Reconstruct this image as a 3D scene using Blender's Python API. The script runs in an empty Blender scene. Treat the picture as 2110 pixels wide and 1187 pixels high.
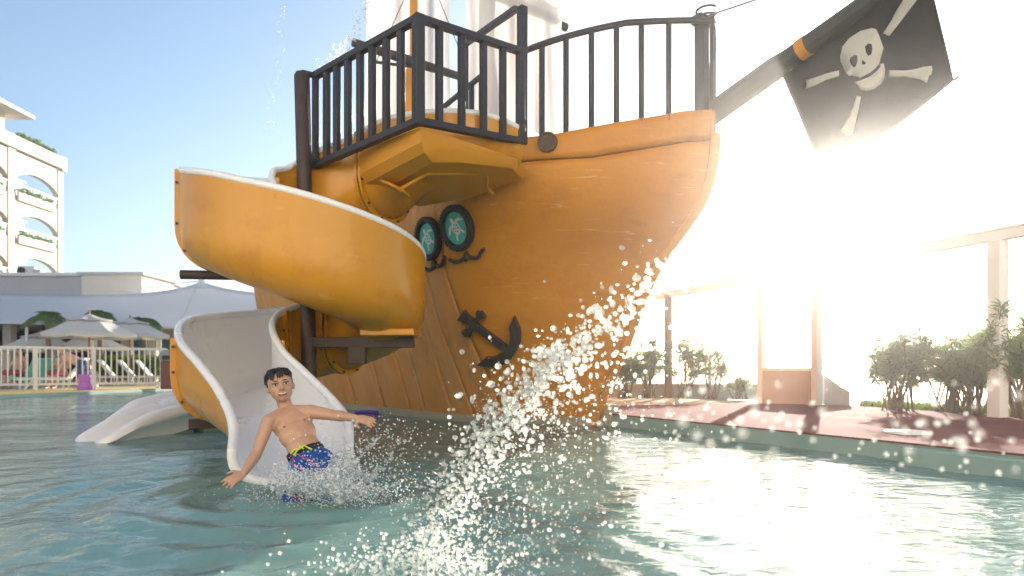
import bpy, bmesh, math, random
import numpy as np
from mathutils import Vector, Matrix, noise
from mathutils.geometry import tessellate_polygon

random.seed(11); rng = np.random.default_rng(11)
R = math.radians
S = bpy.context.scene
COL = S.collection

# ------------------------------------------------------------------ camera
CAM_H = 0.70; F = 1400.0; CX = 1055.0; HY = 759.0      # lens in photo pixels, horizon row
cam = bpy.data.objects.new('camera', bpy.data.cameras.new('camera')); COL.objects.link(cam)
cam.location = (0, 0, CAM_H); cam.rotation_euler = (R(90), 0, 0)
cam.data.sensor_width = 36.0; cam.data.lens = F/2110*36; cam.data.shift_y = (HY-593.5)/2110
cam.data.clip_start = 0.05; cam.data.clip_end = 3000
cam.data.dof.use_dof = True; cam.data.dof.focus_distance = 4.3; cam.data.dof.aperture_fstop = 2.4
cam.data.dof.aperture_blades = 0
S.camera = cam

# ------------------------------------------------------------------ sky, sun, exposure
SUN_AZ = R(25.0); SUN_EL = R(13.0)                      # azimuth clockwise from +Y
W = bpy.data.worlds.new('World'); S.world = W; W.use_nodes = True
wn = W.node_tree.nodes; wl = W.node_tree.links; wn.clear()
sky = wn.new('ShaderNodeTexSky'); sky.sky_type = 'NISHITA'; sky.sun_disc = False
sky.sun_elevation = SUN_EL; sky.sun_rotation = SUN_AZ
sky.air_density = 1.0; sky.dust_density = 0.8; sky.ozone_density = 1.6; sky.altitude = 0
bg = wn.new('ShaderNodeBackground'); bg.inputs['Strength'].default_value = 0.10
out = wn.new('ShaderNodeOutputWorld')
wl.new(sky.outputs[0], bg.inputs[0]); wl.new(bg.outputs[0], out.inputs[0])
sun = bpy.data.objects.new('sun', bpy.data.lights.new('sun', 'SUN')); COL.objects.link(sun)
sun.data.energy = 5.0; sun.data.angle = R(0.55); sun.data.color = (1.0, 0.90, 0.78)
sd = Vector((math.sin(SUN_AZ)*math.cos(SUN_EL), math.cos(SUN_AZ)*math.cos(SUN_EL), math.sin(SUN_EL)))
sun.rotation_euler = sd.to_track_quat('Z', 'Y').to_euler(); sun.location = sd*30
S.view_settings.view_transform = 'Standard'; S.view_settings.look = 'None'
S.view_settings.exposure = 1.4; S.view_settings.gamma = 1.0; S.view_settings.use_curve_mapping = False
S.render.engine = 'CYCLES'
S.cycles.use_denoising = True; S.cycles.sample_clamp_indirect = 6.0; S.cycles.sample_clamp_direct = 0.0
S.cycles.max_bounces = 10; S.cycles.transparent_max_bounces = 40; S.cycles.caustics_reflective = False; S.cycles.caustics_refractive = False
S.cycles.blur_glossy = 0.5

# ------------------------------------------------------------------ helpers
def at(x, y, Y):                       # photo pixel + distance -> point
    return Vector(((x-CX)/F*Y, Y, CAM_H-(y-HY)/F*Y))

class MB:
    def __init__(s): s.v = []; s.f = []; s.m = []
    def add(s, vs, fs, mi=0):
        o = len(s.v); s.v += [tuple(p) for p in vs]
        s.f += [tuple(i+o for i in f) for f in fs]; s.m += [mi]*len(fs)
        return s
    def box(s, c, size, rz=0, M=None, mi=0):
        hx, hy, hz = [k/2 for k in size]
        vs = [Vector((x, y, z)) for z in (-hz, hz) for x, y in ((-hx,-hy),(hx,-hy),(hx,hy),(-hx,hy))]
        Q = M or Matrix.Rotation(rz, 3, 'Z')
        vs = [Q @ v + Vector(c) for v in vs]
        return s.add(vs, [(3,2,1,0),(4,5,6,7),(0,1,5,4),(1,2,6,5),(2,3,7,6),(3,0,4,7)], mi)
    def bar(s, a, b, w, d=None, up=(0,0,1), mi=0):     # square bar from a to b
        a = Vector(a); b = Vector(b); t = (b-a).normalized(); up = Vector(up)
        if abs(t.dot(up)) > .98: up = Vector((.62,-.78,0))
        x = t.cross(up).normalized(); y = x.cross(t); d = d or w
        vs = [p + x*sx*w/2 + y*sy*d/2 for p in (a, b) for sx, sy in ((-1,-1),(1,-1),(1,1),(-1,1))]
        return s.add(vs, [(3,2,1,0),(4,5,6,7),(0,1,5,4),(1,2,6,5),(2,3,7,6),(3,0,4,7)], mi)
    def tube(s, path, r, n=10, cap=True, mi=0, flat=1.0):
        P = [Vector(p) for p in path]; k = len(P); rr = r if hasattr(r, '__len__') else [r]*k
        ref = None; rings = []
        for i, p in enumerate(P):
            t = (P[min(i+1,k-1)]-P[max(i-1,0)]).normalized()
            if ref is None:
                ref = Vector((0,0,1)) if abs(t.z) < .9 else Vector((1,0,0))
            x = t.cross(ref).normalized(); y = x.cross(t).normalized(); ref = y
            rings.append([p + (x*math.cos(a)*rr[i]*flat + y*math.sin(a)*rr[i]) for a in [2*math.pi*j/n for j in range(n)]])
        vs = [q for ring in rings for q in ring]
        fs = [(i*n+j, i*n+(j+1)%n, (i+1)*n+(j+1)%n, (i+1)*n+j) for i in range(k-1) for j in range(n)]
        if cap: fs += [tuple(range(n-1,-1,-1)), tuple(range((k-1)*n, k*n))]
        return s.add(vs, fs, mi)
    def prism(s, poly, z0, z1, mi=0, inset=None):
        n = len(poly); b = inset or poly
        vs = [Vector((p[0],p[1],z0)) for p in b] + [Vector((p[0],p[1],z1)) for p in poly]
        fs = [(i,(i+1)%n,n+(i+1)%n,n+i) for i in range(n)]
        fs += [tuple(range(n-1,-1,-1)), tuple(range(n,2*n))]
        return s.add(vs, fs, mi)
    def extrude(s, poly3, d, mi=0):                    # planar polygon in 3d pushed along d
        n = len(poly3); d = Vector(d)
        vs = [Vector(p) for p in poly3] + [Vector(p)+d for p in poly3]
        fs = [(i,(i+1)%n,n+(i+1)%n,n+i) for i in range(n)]
        tr = tessellate_polygon([[Vector(p) for p in poly3]])
        fs += [tuple(reversed(t)) for t in tr] + [tuple(i+n for i in t) for t in tr]
        return s.add(vs, fs, mi)
    def lathe(s, prof, c=(0,0,0), n=24, M=None, mi=0):
        c = Vector(c); vs = []
        for r, z in prof:
            for j in range(n):
                a = 2*math.pi*j/n; p = Vector((r*math.cos(a), r*math.sin(a), z))
                vs.append((M @ p if M else p) + c)
        k = len(prof)
        fs = [(i*n+j, i*n+(j+1)%n, (i+1)*n+(j+1)%n, (i+1)*n+j) for i in range(k-1) for j in range(n)]
        if prof[0][0] > 1e-4: fs.append(tuple(range(n-1,-1,-1)))
        if prof[-1][0] > 1e-4: fs.append(tuple(range((k-1)*n, k*n)))
        return s.add(vs, fs, mi)
    def grid(s, rows, mi=0, flip=False, closed=False):
        k = len(rows); n = len(rows[0]); vs = [p for r in rows for p in r]; fs = []
        for i in range(k-1):
            for j in range(n if closed else n-1):
                q = (i*n+j, i*n+(j+1)%n, (i+1)*n+(j+1)%n, (i+1)*n+j)
                fs.append(q[::-1] if flip else q)
        return s.add(vs, fs, mi)
    def ball(s, c, r, sub=1, mi=0, scale=(1,1,1)):
        vs, fs = ICO[sub]; c = Vector(c)
        return s.add([Vector((v[0]*r*scale[0], v[1]*r*scale[1], v[2]*r*scale[2]))+c for v in vs], fs, mi)
    def mesh(s, name, mats, origin=(0,0,0), smooth=True, ang=40, fix=True):
        me = bpy.data.meshes.new(name); o = Vector(origin)
        me.from_pydata([(p[0]-o.x, p[1]-o.y, p[2]-o.z) for p in s.v], [], s.f)
        for m in (mats if isinstance(mats, (list, tuple)) else [mats]): me.materials.append(m)
        me.polygons.foreach_set('material_index', s.m)
        if fix and len(s.f) < 60000:
            b = bmesh.new(); b.from_mesh(me); bmesh.ops.recalc_face_normals(b, faces=b.faces); b.to_mesh(me); b.free()
        if smooth:
            me.polygons.foreach_set('use_smooth', [True]*len(me.polygons)); me.set_sharp_from_angle(angle=R(ang))
        me.update(); return me
    def build(s, name, mats, parent=None, smooth=True, ang=40, bevel=0, solid=0, label=None, fix=True, kind=None, origin=None):
        o0 = origin if origin is not None else (ORG.get(parent.name, (0,0,0)) if parent else (0,0,0))
        ob = bpy.data.objects.new(name, s.mesh(name, mats, o0, smooth, ang, fix)); COL.objects.link(ob)
        if parent: ob.parent = parent
        elif origin is not None: ob.location = origin
        if solid:
            md = ob.modifiers.new('solid', 'SOLIDIFY'); md.thickness = solid; md.offset = 0
        if bevel:
            md = ob.modifiers.new('bevel', 'BEVEL'); md.width = bevel; md.segments = 2; md.limit_method = 'ANGLE'; md.angle_limit = R(35)
        if label: ob['label'] = label
        if kind: ob['kind'] = kind
        return ob
ORG = {}
def ico(sub):
    b = bmesh.new(); bmesh.ops.create_icosphere(b, subdivisions=sub, radius=1)
    b.verts.ensure_lookup_table(); r = ([tuple(v.co) for v in b.verts], [tuple(v.index for v in f.verts) for f in b.faces]); b.free(); return r
ICO = {k: ico(k) for k in (1, 2, 3)}

def thing(name, label, cat, loc, group=None):
    o = bpy.data.objects.new(name, None); COL.objects.link(o); o.location = loc
    o.empty_display_size = .2; o['label'] = label; o['category'] = cat
    if group: o['group'] = group
    ORG[o.name] = tuple(loc); return o
def subroot(part, thing_ob): ORG[part.name] = ORG.get(thing_ob.name, (0,0,0)); return part
def tag(o, label, cat, group=None):
    o['label'] = label; o['category'] = cat
    if group: o['group'] = group
    return o
def copy_tree(o, parent=None):
    c = o.copy(); COL.objects.link(c)
    if parent: c.parent = parent
    for ch in list(o.children): copy_tree(ch, c)
    return c
def share(mesh, name, parent, loc, rz=0, scale=None):
    ob = bpy.data.objects.new(name, mesh); COL.objects.link(ob); ob.parent = parent
    o0 = Vector(ORG.get(parent.name, (0,0,0))) if parent else Vector((0,0,0))
    ob.location = Vector(loc)-o0; ob.rotation_euler = (0,0,rz)
    if scale: ob.scale = scale
    return ob
def cr(pts, n):                        # Catmull-Rom through rows of numbers
    P = np.array(pts, float); P = np.vstack([2*P[0]-P[1], P, 2*P[-1]-P[-2]]); o = []
    k = len(P)-3
    for i in range(k):
        p0, p1, p2, p3 = P[i:i+4]
        for j in range(n):
            t = j/n
            o.append(.5*((2*p1)+(-p0+p2)*t+(2*p0-5*p1+4*p2-p3)*t*t+(-p0+3*p1-3*p2+p3)*t**3))
    o.append(P[-2]); return np.array(o)

# ------------------------------------------------------------------ materials
def mat(name, col, rough=.5, col2=None, scale=4, amt=.5, bump=0, bscale=None, metal=0, spec=.5, coat=0, stretch=None, detail=6, trans=None, dirt=None, ior=1.45, scr=None):
    m = bpy.data.materials.new(name); m.use_nodes = True; N = m.node_tree.nodes; L = m.node_tree.links
    p = N['Principled BSDF']; p.inputs['Roughness'].default_value = rough; p.inputs['Metallic'].default_value = metal
    p.inputs['Specular IOR Level'].default_value = spec; p.inputs['IOR'].default_value = ior
    p.inputs['Coat Weight'].default_value = coat; p.inputs['Coat Roughness'].default_value = .15
    tc = N.new('ShaderNodeTexCoord'); mp = N.new('ShaderNodeMapping'); L.new(tc.outputs['Object'], mp.inputs[0])
    if stretch: mp.inputs['Scale'].default_value = stretch
    csock = None
    if col2:
        nz = N.new('ShaderNodeTexNoise'); nz.inputs['Scale'].default_value = scale; nz.inputs['Detail'].default_value = detail; nz.inputs['Roughness'].default_value = .6
        L.new(mp.outputs[0], nz.inputs['Vector'])
        rp = N.new('ShaderNodeValToRGB'); rp.color_ramp.elements[0].position = .5-amt/2; rp.color_ramp.elements[1].position = .5+amt/2
        rp.color_ramp.elements[0].color = (*col, 1); rp.color_ramp.elements[1].color = (*col2, 1)
        L.new(nz.outputs[0], rp.inputs[0]); csock = rp.outputs[0]
        mr = N.new('ShaderNodeMapRange'); mr.inputs[3].default_value = max(rough-.12, .02); mr.inputs[4].default_value = min(rough+.15, 1)
        L.new(nz.outputs[0], mr.inputs[0]); L.new(mr.outputs[0], p.inputs['Roughness'])
    if dirt:                           # blotches of wear with a shape of their own
        dcol, dscale, dlo, dhi = dirt
        nd = N.new('ShaderNodeTexNoise'); nd.inputs['Scale'].default_value = dscale; nd.inputs['Detail'].default_value = 9; nd.inputs['Roughness'].default_value = .68
        L.new(mp.outputs[0], nd.inputs['Vector'])
        rd = N.new('ShaderNodeMapRange'); rd.inputs[1].default_value = dlo; rd.inputs[2].default_value = dhi; L.new(nd.outputs[0], rd.inputs[0])
        mx = N.new('ShaderNodeMix'); mx.data_type = 'RGBA'; L.new(rd.outputs[0], mx.inputs[0])
        if csock: L.new(csock, mx.inputs[6])
        else: mx.inputs[6].default_value = (*col, 1)
        mx.inputs[7].default_value = (*dcol, 1); csock = mx.outputs[2]
    if scr:                            # thin chips and brush ridges along the surface
        scol, sscale, slo, shi, samt = scr
        m2 = N.new('ShaderNodeMapping'); m2.inputs['Scale'].default_value = sscale; L.new(tc.outputs['Object'], m2.inputs[0])
        ns = N.new('ShaderNodeTexNoise'); ns.inputs['Scale'].default_value = 1.0; ns.inputs['Detail'].default_value = 7; ns.inputs['Roughness'].default_value = .7; L.new(m2.outputs[0], ns.inputs['Vector'])
        rs = N.new('ShaderNodeMapRange'); rs.inputs[1].default_value = slo; rs.inputs[2].default_value = shi; rs.inputs[4].default_value = samt; L.new(ns.outputs[0], rs.inputs[0])
        mx2 = N.new('ShaderNodeMix'); mx2.data_type = 'RGBA'; L.new(rs.outputs[0], mx2.inputs[0])
        if csock: L.new(csock, mx2.inputs[6])
        else: mx2.inputs[6].default_value = (*col, 1)
        mx2.inputs[7].default_value = (*scol, 1); csock = mx2.outputs[2]
    if csock: L.new(csock, p.inputs['Base Color'])
    else: p.inputs['Base Color'].default_value = (*col, 1)
    if bump:
        nb = N.new('ShaderNodeTexNoise'); nb.inputs['Scale'].default_value = bscale or scale*3; nb.inputs['Detail'].default_value = 5
        L.new(mp.outputs[0], nb.inputs['Vector']); bp = N.new('ShaderNodeBump'); bp.inputs['Strength'].default_value = bump; bp.inputs['Distance'].default_value = .02
        L.new(nb.outputs[0], bp.inputs['Height']); L.new(bp.outputs[0], p.inputs['Normal'])
    if trans:                          # share of light let through from behind (leaf, cloth)
        tr = N.new('ShaderNodeBsdfTranslucent')
        if csock: L.new(csock, tr.inputs[0])
        else: tr.inputs[0].default_value = (*col, 1)
        ms = N.new('ShaderNodeMixShader'); ms.inputs[0].default_value = trans
        L.new(p.outputs[0], ms.inputs[1]); L.new(tr.outputs[0], ms.inputs[2]); L.new(ms.outputs[0], N['Material Output'].inputs[0])
    return m
ORANGE  = mat('orange_hull_paint', (.55,.205,.012), .40, (.62,.26,.025), 1.3, .45, .35, 7, stretch=(1,1,1.7), dirt=((.44,.17,.03), 2.2, .52, .80), spec=.4, scr=((.80,.50,.20), (2.2,2.2,26), .60, .70, .55))
TANHULL = mat('worn_wet_sheen_hull_paint', (.58,.29,.11), .45, (.54,.21,.03), 1.4, .5, .35, 12, stretch=(2,2,.6), dirt=((.34,.17,.06), 2.4, .52, .84), spec=.4, scr=((.72,.50,.30), (5,5,2.0), .60, .72, .4))  # pale tan holds a painted wet reflection, over it real wear and scratches
SLIDEY  = mat('slide_yellow_gelcoat', (.58,.25,.014), .30, (.64,.29,.025), 1.3, .5, .06, 6, dirt=((.46,.18,.02), 2.6, .52, .76), coat=.25, scr=((.76,.46,.16), (3,3,9), .62, .72, .45))
TUBY    = mat('platform_yellow_paint', (.60,.26,.018), .42, (.66,.30,.03), 2, .5, .1, 10, dirt=((.36,.16,.03), 5, .62, .84))
WHITEG  = mat('white_gelcoat', (.87,.87,.86), .28, (.83,.83,.83), 2.5, .6, .03, 8, coat=.2)
WHITEP  = mat('white_paint', (.80,.79,.76), .5, (.72,.71,.68), 3, .6, .05)
BLACKM  = mat('black_rail_paint', (.028,.027,.032), .42, (.05,.045,.048), 5, .6, .25, 30)
BROWNB  = mat('dark_brown_steel', (.045,.028,.022), .45, (.075,.05,.04), 6, .6, .3, 40)
DKWOOD  = mat('dark_spar_paint', (.035,.032,.03), .5, (.06,.055,.05), 5, .6, .2, 20)
MASTY   = mat('mast_orange', (.70,.30,.03), .45, (.62,.24,.02), 4, .5, .05)
SAILM   = mat('sail_cloth', (.82,.80,.78), .9, (.76,.75,.76), 1.2, .6, .15, 5, trans=.45)
FLAGM   = mat('black_flag_cloth', (.012,.013,.016), .9, (.022,.023,.026), 6, .6, .15, 60, trans=.25, spec=.2)
BONE    = mat('cream_applique', (.80,.76,.66), .9, (.72,.68,.58), 8, .6, trans=.35)
TEAL    = mat('teal_porthole_paint', (.055,.42,.33), .4, (.07,.48,.38), 6, .5)
RUBBER  = mat('black_tyre_rim', (.012,.012,.013), .55, (.03,.03,.03), 25, .6, .5, 60)
ANCHORM = mat('anchor_dark_iron', (.03,.025,.022), .55, (.06,.05,.04), 7, .6, .4, 20)
MEDAL   = mat('bronze_brown', (.09,.055,.045), .5, (.14,.09,.07), 30, .4, .4, 60)
CONC    = mat('pale_hull_footing', (.42,.36,.26), .8, (.30,.27,.21), 5, .6, .3, 20)
DARK    = mat('dark_recess', (.015,.014,.013), .7, (.03,.028,.025), 2, .6)
# ------------------------------------------------------------------ setting: ground, pool, decks, sea
GROUNDM = mat('sand_paving', (.46,.40,.29), .9, (.36,.31,.22), 1.5, .6, .2, 30)
REDDECK = mat('maroon_rubber_deck', (.17,.042,.04), .92, (.22,.062,.052), 2.2, .6, .3, 60, dirt=((.13,.033,.033), 1.2, .5, .75), spec=.12)
POOLW   = mat('teal_pool_plaster', (.24,.36,.32), .55, (.31,.42,.37), 2, .6, .1, 20)
FLOORM  = mat('pool_floor_plaster', (.38,.68,.63), .7, (.48,.76,.70), 1.1, .7, .1, 6)
YELSTR  = mat('yellow_coping', (.60,.43,.13), .7, (.66,.50,.20), 2, .6, .1, 30)
SEAM    = mat('sea_water', (.03,.10,.12), .25, None, bump=.6, bscale=.7, ior=1.33)
GRASSM  = mat('lawn_soil', (.10,.13,.03), .9, (.16,.18,.05), 6, .6, .3, 30)
EDGE = [(7.77,-4.0),(1.12,8.46)]
POOL = [(7.77,-4.0),(1.12,8.46),(1.6,10.6),(0.1,13.5),(-2,17),(-4,22.6),(-10.7,22.6),(-11.9,16),(-13.5,10),(-13.5,-4)]
COAST = [(39,-60),(7.2,8.0),(-165,368)]
def sheet(name, outer, hole, z, m, kind='structure'):
    loops = [[Vector((x,y,0)) for x, y in outer]] + ([[Vector((x,y,0)) for x, y in hole]] if hole else [])
    pts = [p for l in loops for p in l]; tr = tessellate_polygon(loops)
    b = MB(); b.add([(p.x,p.y,z) for p in pts], tr)
    o = b.build(name, m, smooth=False); o['kind'] = kind
    if o.data.polygons[0].normal.z < 0: o.data.flip_normals()
    return o
sheet('ground', COAST + [(-400,368),(-400,-60)], POOL, .06, GROUNDM)
sheet('sea', [(420,-60),(420,400),(-176,400),(-172,366),(7.0,7.6),(38.5,-62)], None, -.12, SEAM)
fl = MB().add([(-15,-5.5,-.75),(9.5,-5.5,-.75),(9.5,24,-.75),(-15,24,-.75)], [(0,1,2,3)]).build('pool_floor', FLOORM, smooth=False, kind='structure')
pw = MB(); n = len(POOL)                                  # pool side wall, 15 cm thick, outside the water line
def offs(poly, d):
    r = []
    for i, p in enumerate(poly):
        a = Vector(poly[i-1]); b = Vector(p); c = Vector(poly[(i+1)%len(poly)])
        t1 = (b-a).normalized(); t2 = (c-b).normalized(); n1 = Vector((t1.y,-t1.x)); n2 = Vector((t2.y,-t2.x)); m_ = (n1+n2).normalized()
        r.append(tuple(b+m_*d/max(.4, m_.dot(n1))))
    return r
PO = offs(POOL, .15)
for i in range(n):
    a, b, c, d = POOL[i], POOL[(i+1)%n], PO[(i+1)%n], PO[i]; zt = .133 if i == 0 else .075
    pw.add([(*a,-.8),(*b,-.8),(*b,zt),(*a,zt),(*c,zt),(*d,zt),(*c,-.1),(*d,-.1)], [(0,1,2,3),(3,2,4,5),(5,4,6,7)])
pw.build('pool_wall', POOLW, smooth=False, kind='structure')
e0, e1 = Vector(EDGE[0]), Vector(EDGE[1]); ed = (e1-e0).normalized(); en = Vector((ed.y,-ed.x))
red = [tuple(e0-en*.012), tuple(e1-en*.012), (1.36,10.0), (2.6,10.35), (3.95,10.72), (5.05,10.05), (5.65,7.55), (9.5,1.5), (13,-4)]
MB().prism(red, .135, .150).build('red_deck', REDDECK, smooth=False, kind='structure')
# thicker kerb where the wall steps forward near the viewer
k0, k1 = Vector((2.95,5.03)), Vector((6.2,-1.06))
nn = -en
MB().prism([tuple(k0+nn*.10), tuple(k0-nn*.02), tuple(k1-nn*.02), tuple(k1+nn*.10)], -.5, .118).build('pool_kerb', POOLW, smooth=False, bevel=.01, kind='structure')
# yellow coping along the far left side of the pool
cp = MB(); CI = [(-13.5,8),(-11.95,16),(-10.75,22.45)]; CO = [(-16.2,8.6),(-14.0,18.6),(-12.3,23.6)]
cp.grid([[(*p,.082) for p in CI],[(*p,.082) for p in CO]]); cp.grid([[(*p,-.05) for p in CI],[(*p,.082) for p in CI]])
cp.build('pool_coping', YELSTR, smooth=False, kind='structure')
# sand strip, low seawall, grass bed on the right
MB().prism([(1.36,10.02),(2.6,10.37),(3.95,10.74),(3.4,13.9),(2.4,14.1),(1.6,13.6)], .062, .11).build('sand_strip', mat('yellow_sand', (.58,.46,.24), .9, (.50,.39,.20), 3, .6, .4, 25), smooth=False, kind='structure')
MB().prism([(5.10,10.04),(5.68,7.55),(6.9,5.4),(8.0,5.9),(6.75,8.3),(5.6,10.9)], .064, .14).build('planting_bed', GRASSM, smooth=False, kind='structure')

# ------------------------------------------------------------------ pool water
def water_material():
    m = bpy.data.materials.new('pool_water'); m.use_nodes = True; N = m.node_tree.nodes; L = m.node_tree.links; N.clear()
    o = N.new('ShaderNodeOutputMaterial'); tc = N.new('ShaderNodeTexCoord')
    mp = N.new('ShaderNodeMapping'); mp.inputs['Scale'].default_value = (1.0,1.5,1); L.new(tc.outputs['Object'], mp.inputs[0])
    n1 = N.new('ShaderNodeTexNoise'); n1.inputs['Scale'].default_value = 5.0; n1.inputs['Detail'].default_value = 4; n1.inputs['Distortion'].default_value = .8
    n2 = N.new('ShaderNodeTexNoise'); n2.inputs['Scale'].default_value = 11; n2.inputs['Detail'].default_value = 3; n2.inputs['Distortion'].default_value = .4
    L.new(mp.outputs[0], n1.inputs['Vector']); L.new(mp.outputs[0], n2.inputs['Vector'])
    b1 = N.new('ShaderNodeBump'); b1.inputs['Strength'].default_value = .15; b1.inputs['Distance'].default_value = .10
    b2 = N.new('ShaderNodeBump'); b2.inputs['Strength'].default_value = .17; b2.inputs['Distance'].default_value = .03
    L.new(n1.outputs[0], b1.inputs['Height']); L.new(n2.outputs[0], b2.inputs['Height']); L.new(b1.outputs[0], b2.inputs['Normal'])
    fr = N.new('ShaderNodeFresnel'); fr.inputs['IOR'].default_value = 1.33; L.new(b2.outputs[0], fr.inputs['Normal'])
    gl = N.new('ShaderNodeBsdfGlossy'); gl.inputs['Roughness'].default_value = .045; L.new(b2.outputs[0], gl.inputs['Normal'])
    tr = N.new('ShaderNodeBsdfTransparent'); tr.inputs[0].default_value = (.86,.96,.93,1)
    df = N.new('ShaderNodeBsdfDiffuse'); df.inputs[0].default_value = (.32,.60,.55,1)      # light scattered back by the water itself
    mx = N.new('ShaderNodeMixShader'); mx.inputs[0].default_value = .5; L.new(tr.outputs[0], mx.inputs[1]); L.new(df.outputs[0], mx.inputs[2])
    ms = N.new('ShaderNodeMixShader'); L.new(fr.outputs[0], ms.inputs[0]); L.new(mx.outputs[0], ms.inputs[1]); L.new(gl.outputs[0], ms.inputs[2]); L.new(ms.outputs[0], o.inputs[0])
    return m
WATERM = water_material()
NR, NC = 330, 460
ys = np.concatenate([np.linspace(-4, 1.2, 30, endpoint=False), 1.2*np.exp(np.linspace(0, math.log(24.0/1.2), NR-30))])
tn = np.linspace(-1, 1, NC)
GY = np.repeat(ys[:,None], NC, 1); GX = (tn[None,:]*(1.0*np.maximum(GY,0)+4.5)) - 1.5
GZ = np.zeros_like(GX); wr = np.random.default_rng(5)
for i in range(54):
    lam = float(np.exp(wr.uniform(math.log(.22), math.log(2.4)))); a = wr.normal(math.pi/2+.25, .75); kx, ky = math.cos(a)*2*math.pi/lam, math.sin(a)*2*math.pi/lam
    amp = .0017*lam**1.0
    ph = wr.uniform(0, 6.28); w_ = .5+.5*np.sin(GX*wr.uniform(.2,.7)+GY*wr.uniform(.2,.7)+wr.uniform(0,6))
    GZ += amp*w_*np.sin(kx*GX+ky*GY+ph+.6*np.sin(.9*GX-.7*GY+ph))
BX, BY = -1.15, 3.8                                        # rings running out from the bather, and from where the jet lands
for cx, cy, A, lam, dec in ((BX,BY,.030,.30,.9),(-.34,2.25,.014,.22,.7)):
    d = np.hypot(GX-cx, GY-cy); GZ += A*np.exp(-d/dec)*np.sin(2*math.pi*d/lam+1.0+.5*np.sin(3*np.arctan2(GY-cy,GX-cx)))
vs = np.stack([GX,GY,GZ], -1).reshape(-1,3)
idx = np.arange(NR*NC).reshape(NR,NC); q = np.stack([idx[:-1,:-1],idx[:-1,1:],idx[1:,1:],idx[1:,:-1]], -1).reshape(-1,4)
me = bpy.data.meshes.new('pool_water'); me.from_pydata(vs.tolist(), [], q.tolist()); me.materials.append(WATERM)
me.polygons.foreach_set('use_smooth', [True]*len(me.polygons)); me.update()
wo = bpy.data.objects.new('pool_water', me); COL.objects.link(wo); wo['kind'] = 'structure'
def wz(x, y):                                              # water height near a point
    i = np.unravel_index(np.argmin((GX-x)**2+(GY-y)**2), GX.shape); return float(GZ[i])
# ------------------------------------------------------------------ pirate ship
T0 = Vector((2.05,7.0)); AF = Vector((-.62,.785)).normalized(); ST = Vector((-AF.y, AF.x))   # bow point, aft, starboard
if ST.x > 0: ST = -ST
def sp(s, t, z): p = T0 + AF*s + ST*t; return Vector((p.x, p.y, z))
_z = [-.4, 0, .5, 1.03, 1.5, 1.86, 2.08, 2.3, 2.55, 2.9, 3.5]; _s = [1.95, 1.76, 1.47, 1.17, .93, .72, .50, .24, .06, -.02, -.03]
def stem(z): return float(np.interp(z, _z, _s))
_zc = np.linspace(-.4, 3.5, 60); _sc = np.interp(_zc, _z, _s); _sc = np.convolve(np.pad(_sc, 2, 'edge'), np.ones(5)/5, 'valid')
def stem(z): return float(np.interp(z, _zc, _sc))
def taper(z): return float(np.interp(z, [-.4,0,.7,1.4,2.0,2.6,3.4], [.52,.56,.68,.83,.925,.98,1.0]))
def halfb(s, z):
    u = max(s-stem(z), 0); L = 2.1; k = min(u/L, 1); p = np.interp(z, [0,1.5,3.2], [1.08,1.04,1.0])
    b = 1.74*(1-(1-k)**2)**p*taper(z)
    if s > 7: b *= 1-.12*((s-7)/3)**2
    return b
def hz(s):                                                  # sheer of the hull side below the bulwark
    return float(np.interp(s, [0,.5,1.25,1.35,2.4,3.5,6,10], [3.06,3.02,2.86,2.86,2.86,2.74,2.62,2.9]))
def bz(s):                                                  # top of the bulwark
    return float(np.interp(s, [0,.5,1.2,1.5,2.2,2.6,3.5,6,10], [3.36,3.33,3.17,3.10,3.10,3.10,3.00,2.88,3.15]))
BACKM = mat('joint_filler', (.27,.125,.035), .8)
SHIP = thing('pirate_ship', 'big orange pirate ship play structure standing in the pool', 'ship', sp(3, 0, 0))
def hp(s, z, side=1, off=0.0):                              # point on the hull skin
    return sp(s, side*(halfb(s, z)+off), z)
def panel(s0, s1, z0f, z1f, side, off=0.0, ns=14, nz=26):
    rows = []
    for j in range(nz+1):
        row = []
        for i in range(ns+1):
            f = i/ns
            s_top = s0+(s1-s0)*f
            a, b = z0f(s_top), z1f(s_top); z = a+(b-a)*j/nz
            st_ = stem(z); s = max(s_top, st_) if s0 > .01 else st_+(s1-st_)*f**1.7
            row.append(hp(s, z, side, off))
        rows.append(row)
    return MB().grid(rows)
seams = [0, 2.62, 3.02, 3.35, 4.0, 4.4, 5.2, 6.2, 7.4, 8.8, 10.0]
GAP = .0020
for side in (1, -1):
    for i in range(len(seams)-1):
        s0, s1 = seams[i]+(GAP if i else 0), seams[i+1]-GAP
        m = ORANGE if i < 1 or side < 0 else TANHULL
        o = panel(s0, s1, lambda s: -.35, lambda s: hz(s)-.006, side, 0, 40 if i == 0 else 8, 40 if i == 0 else 26).build('hull_panel', m, SHIP, ang=60)
        md = o.modifiers.new('solid','SOLIDIFY'); md.thickness = .05; md.offset = -1 if side < 0 else -1
        o = panel(s0, s1, lambda s: hz(s)+.004, bz, side, .022, 40 if i == 0 else 8, 4).build('bulwark_panel', ORANGE if i < 1 or side < 0 else TANHULL, SHIP, ang=60)
        md = o.modifiers.new('solid','SOLIDIFY'); md.thickness = .06; md.offset = -1
    # dark backing so that joints read as joints
    panel(0, 10, lambda s: -.35, lambda s: bz(s)-.03, side, -.045, 60, 30).build('hull_backing', BACKM, SHIP, ang=60)
st_path = [sp(stem(z)-.035, 0, z) for z in np.linspace(-.35, 3.1, 40)]
MB().tube(st_path, .055, 8, flat=.8).build('stem_post', ORANGE, SHIP)
tr_ = [hp(10, z, 1) for z in np.linspace(-.35,3.1,14)] + [hp(10, z, -1) for z in np.linspace(3.1,-.35,14)]
MB().add(tr_, [tuple(range(len(tr_)))]).build('transom', ORANGE, SHIP, smooth=False)
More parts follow.
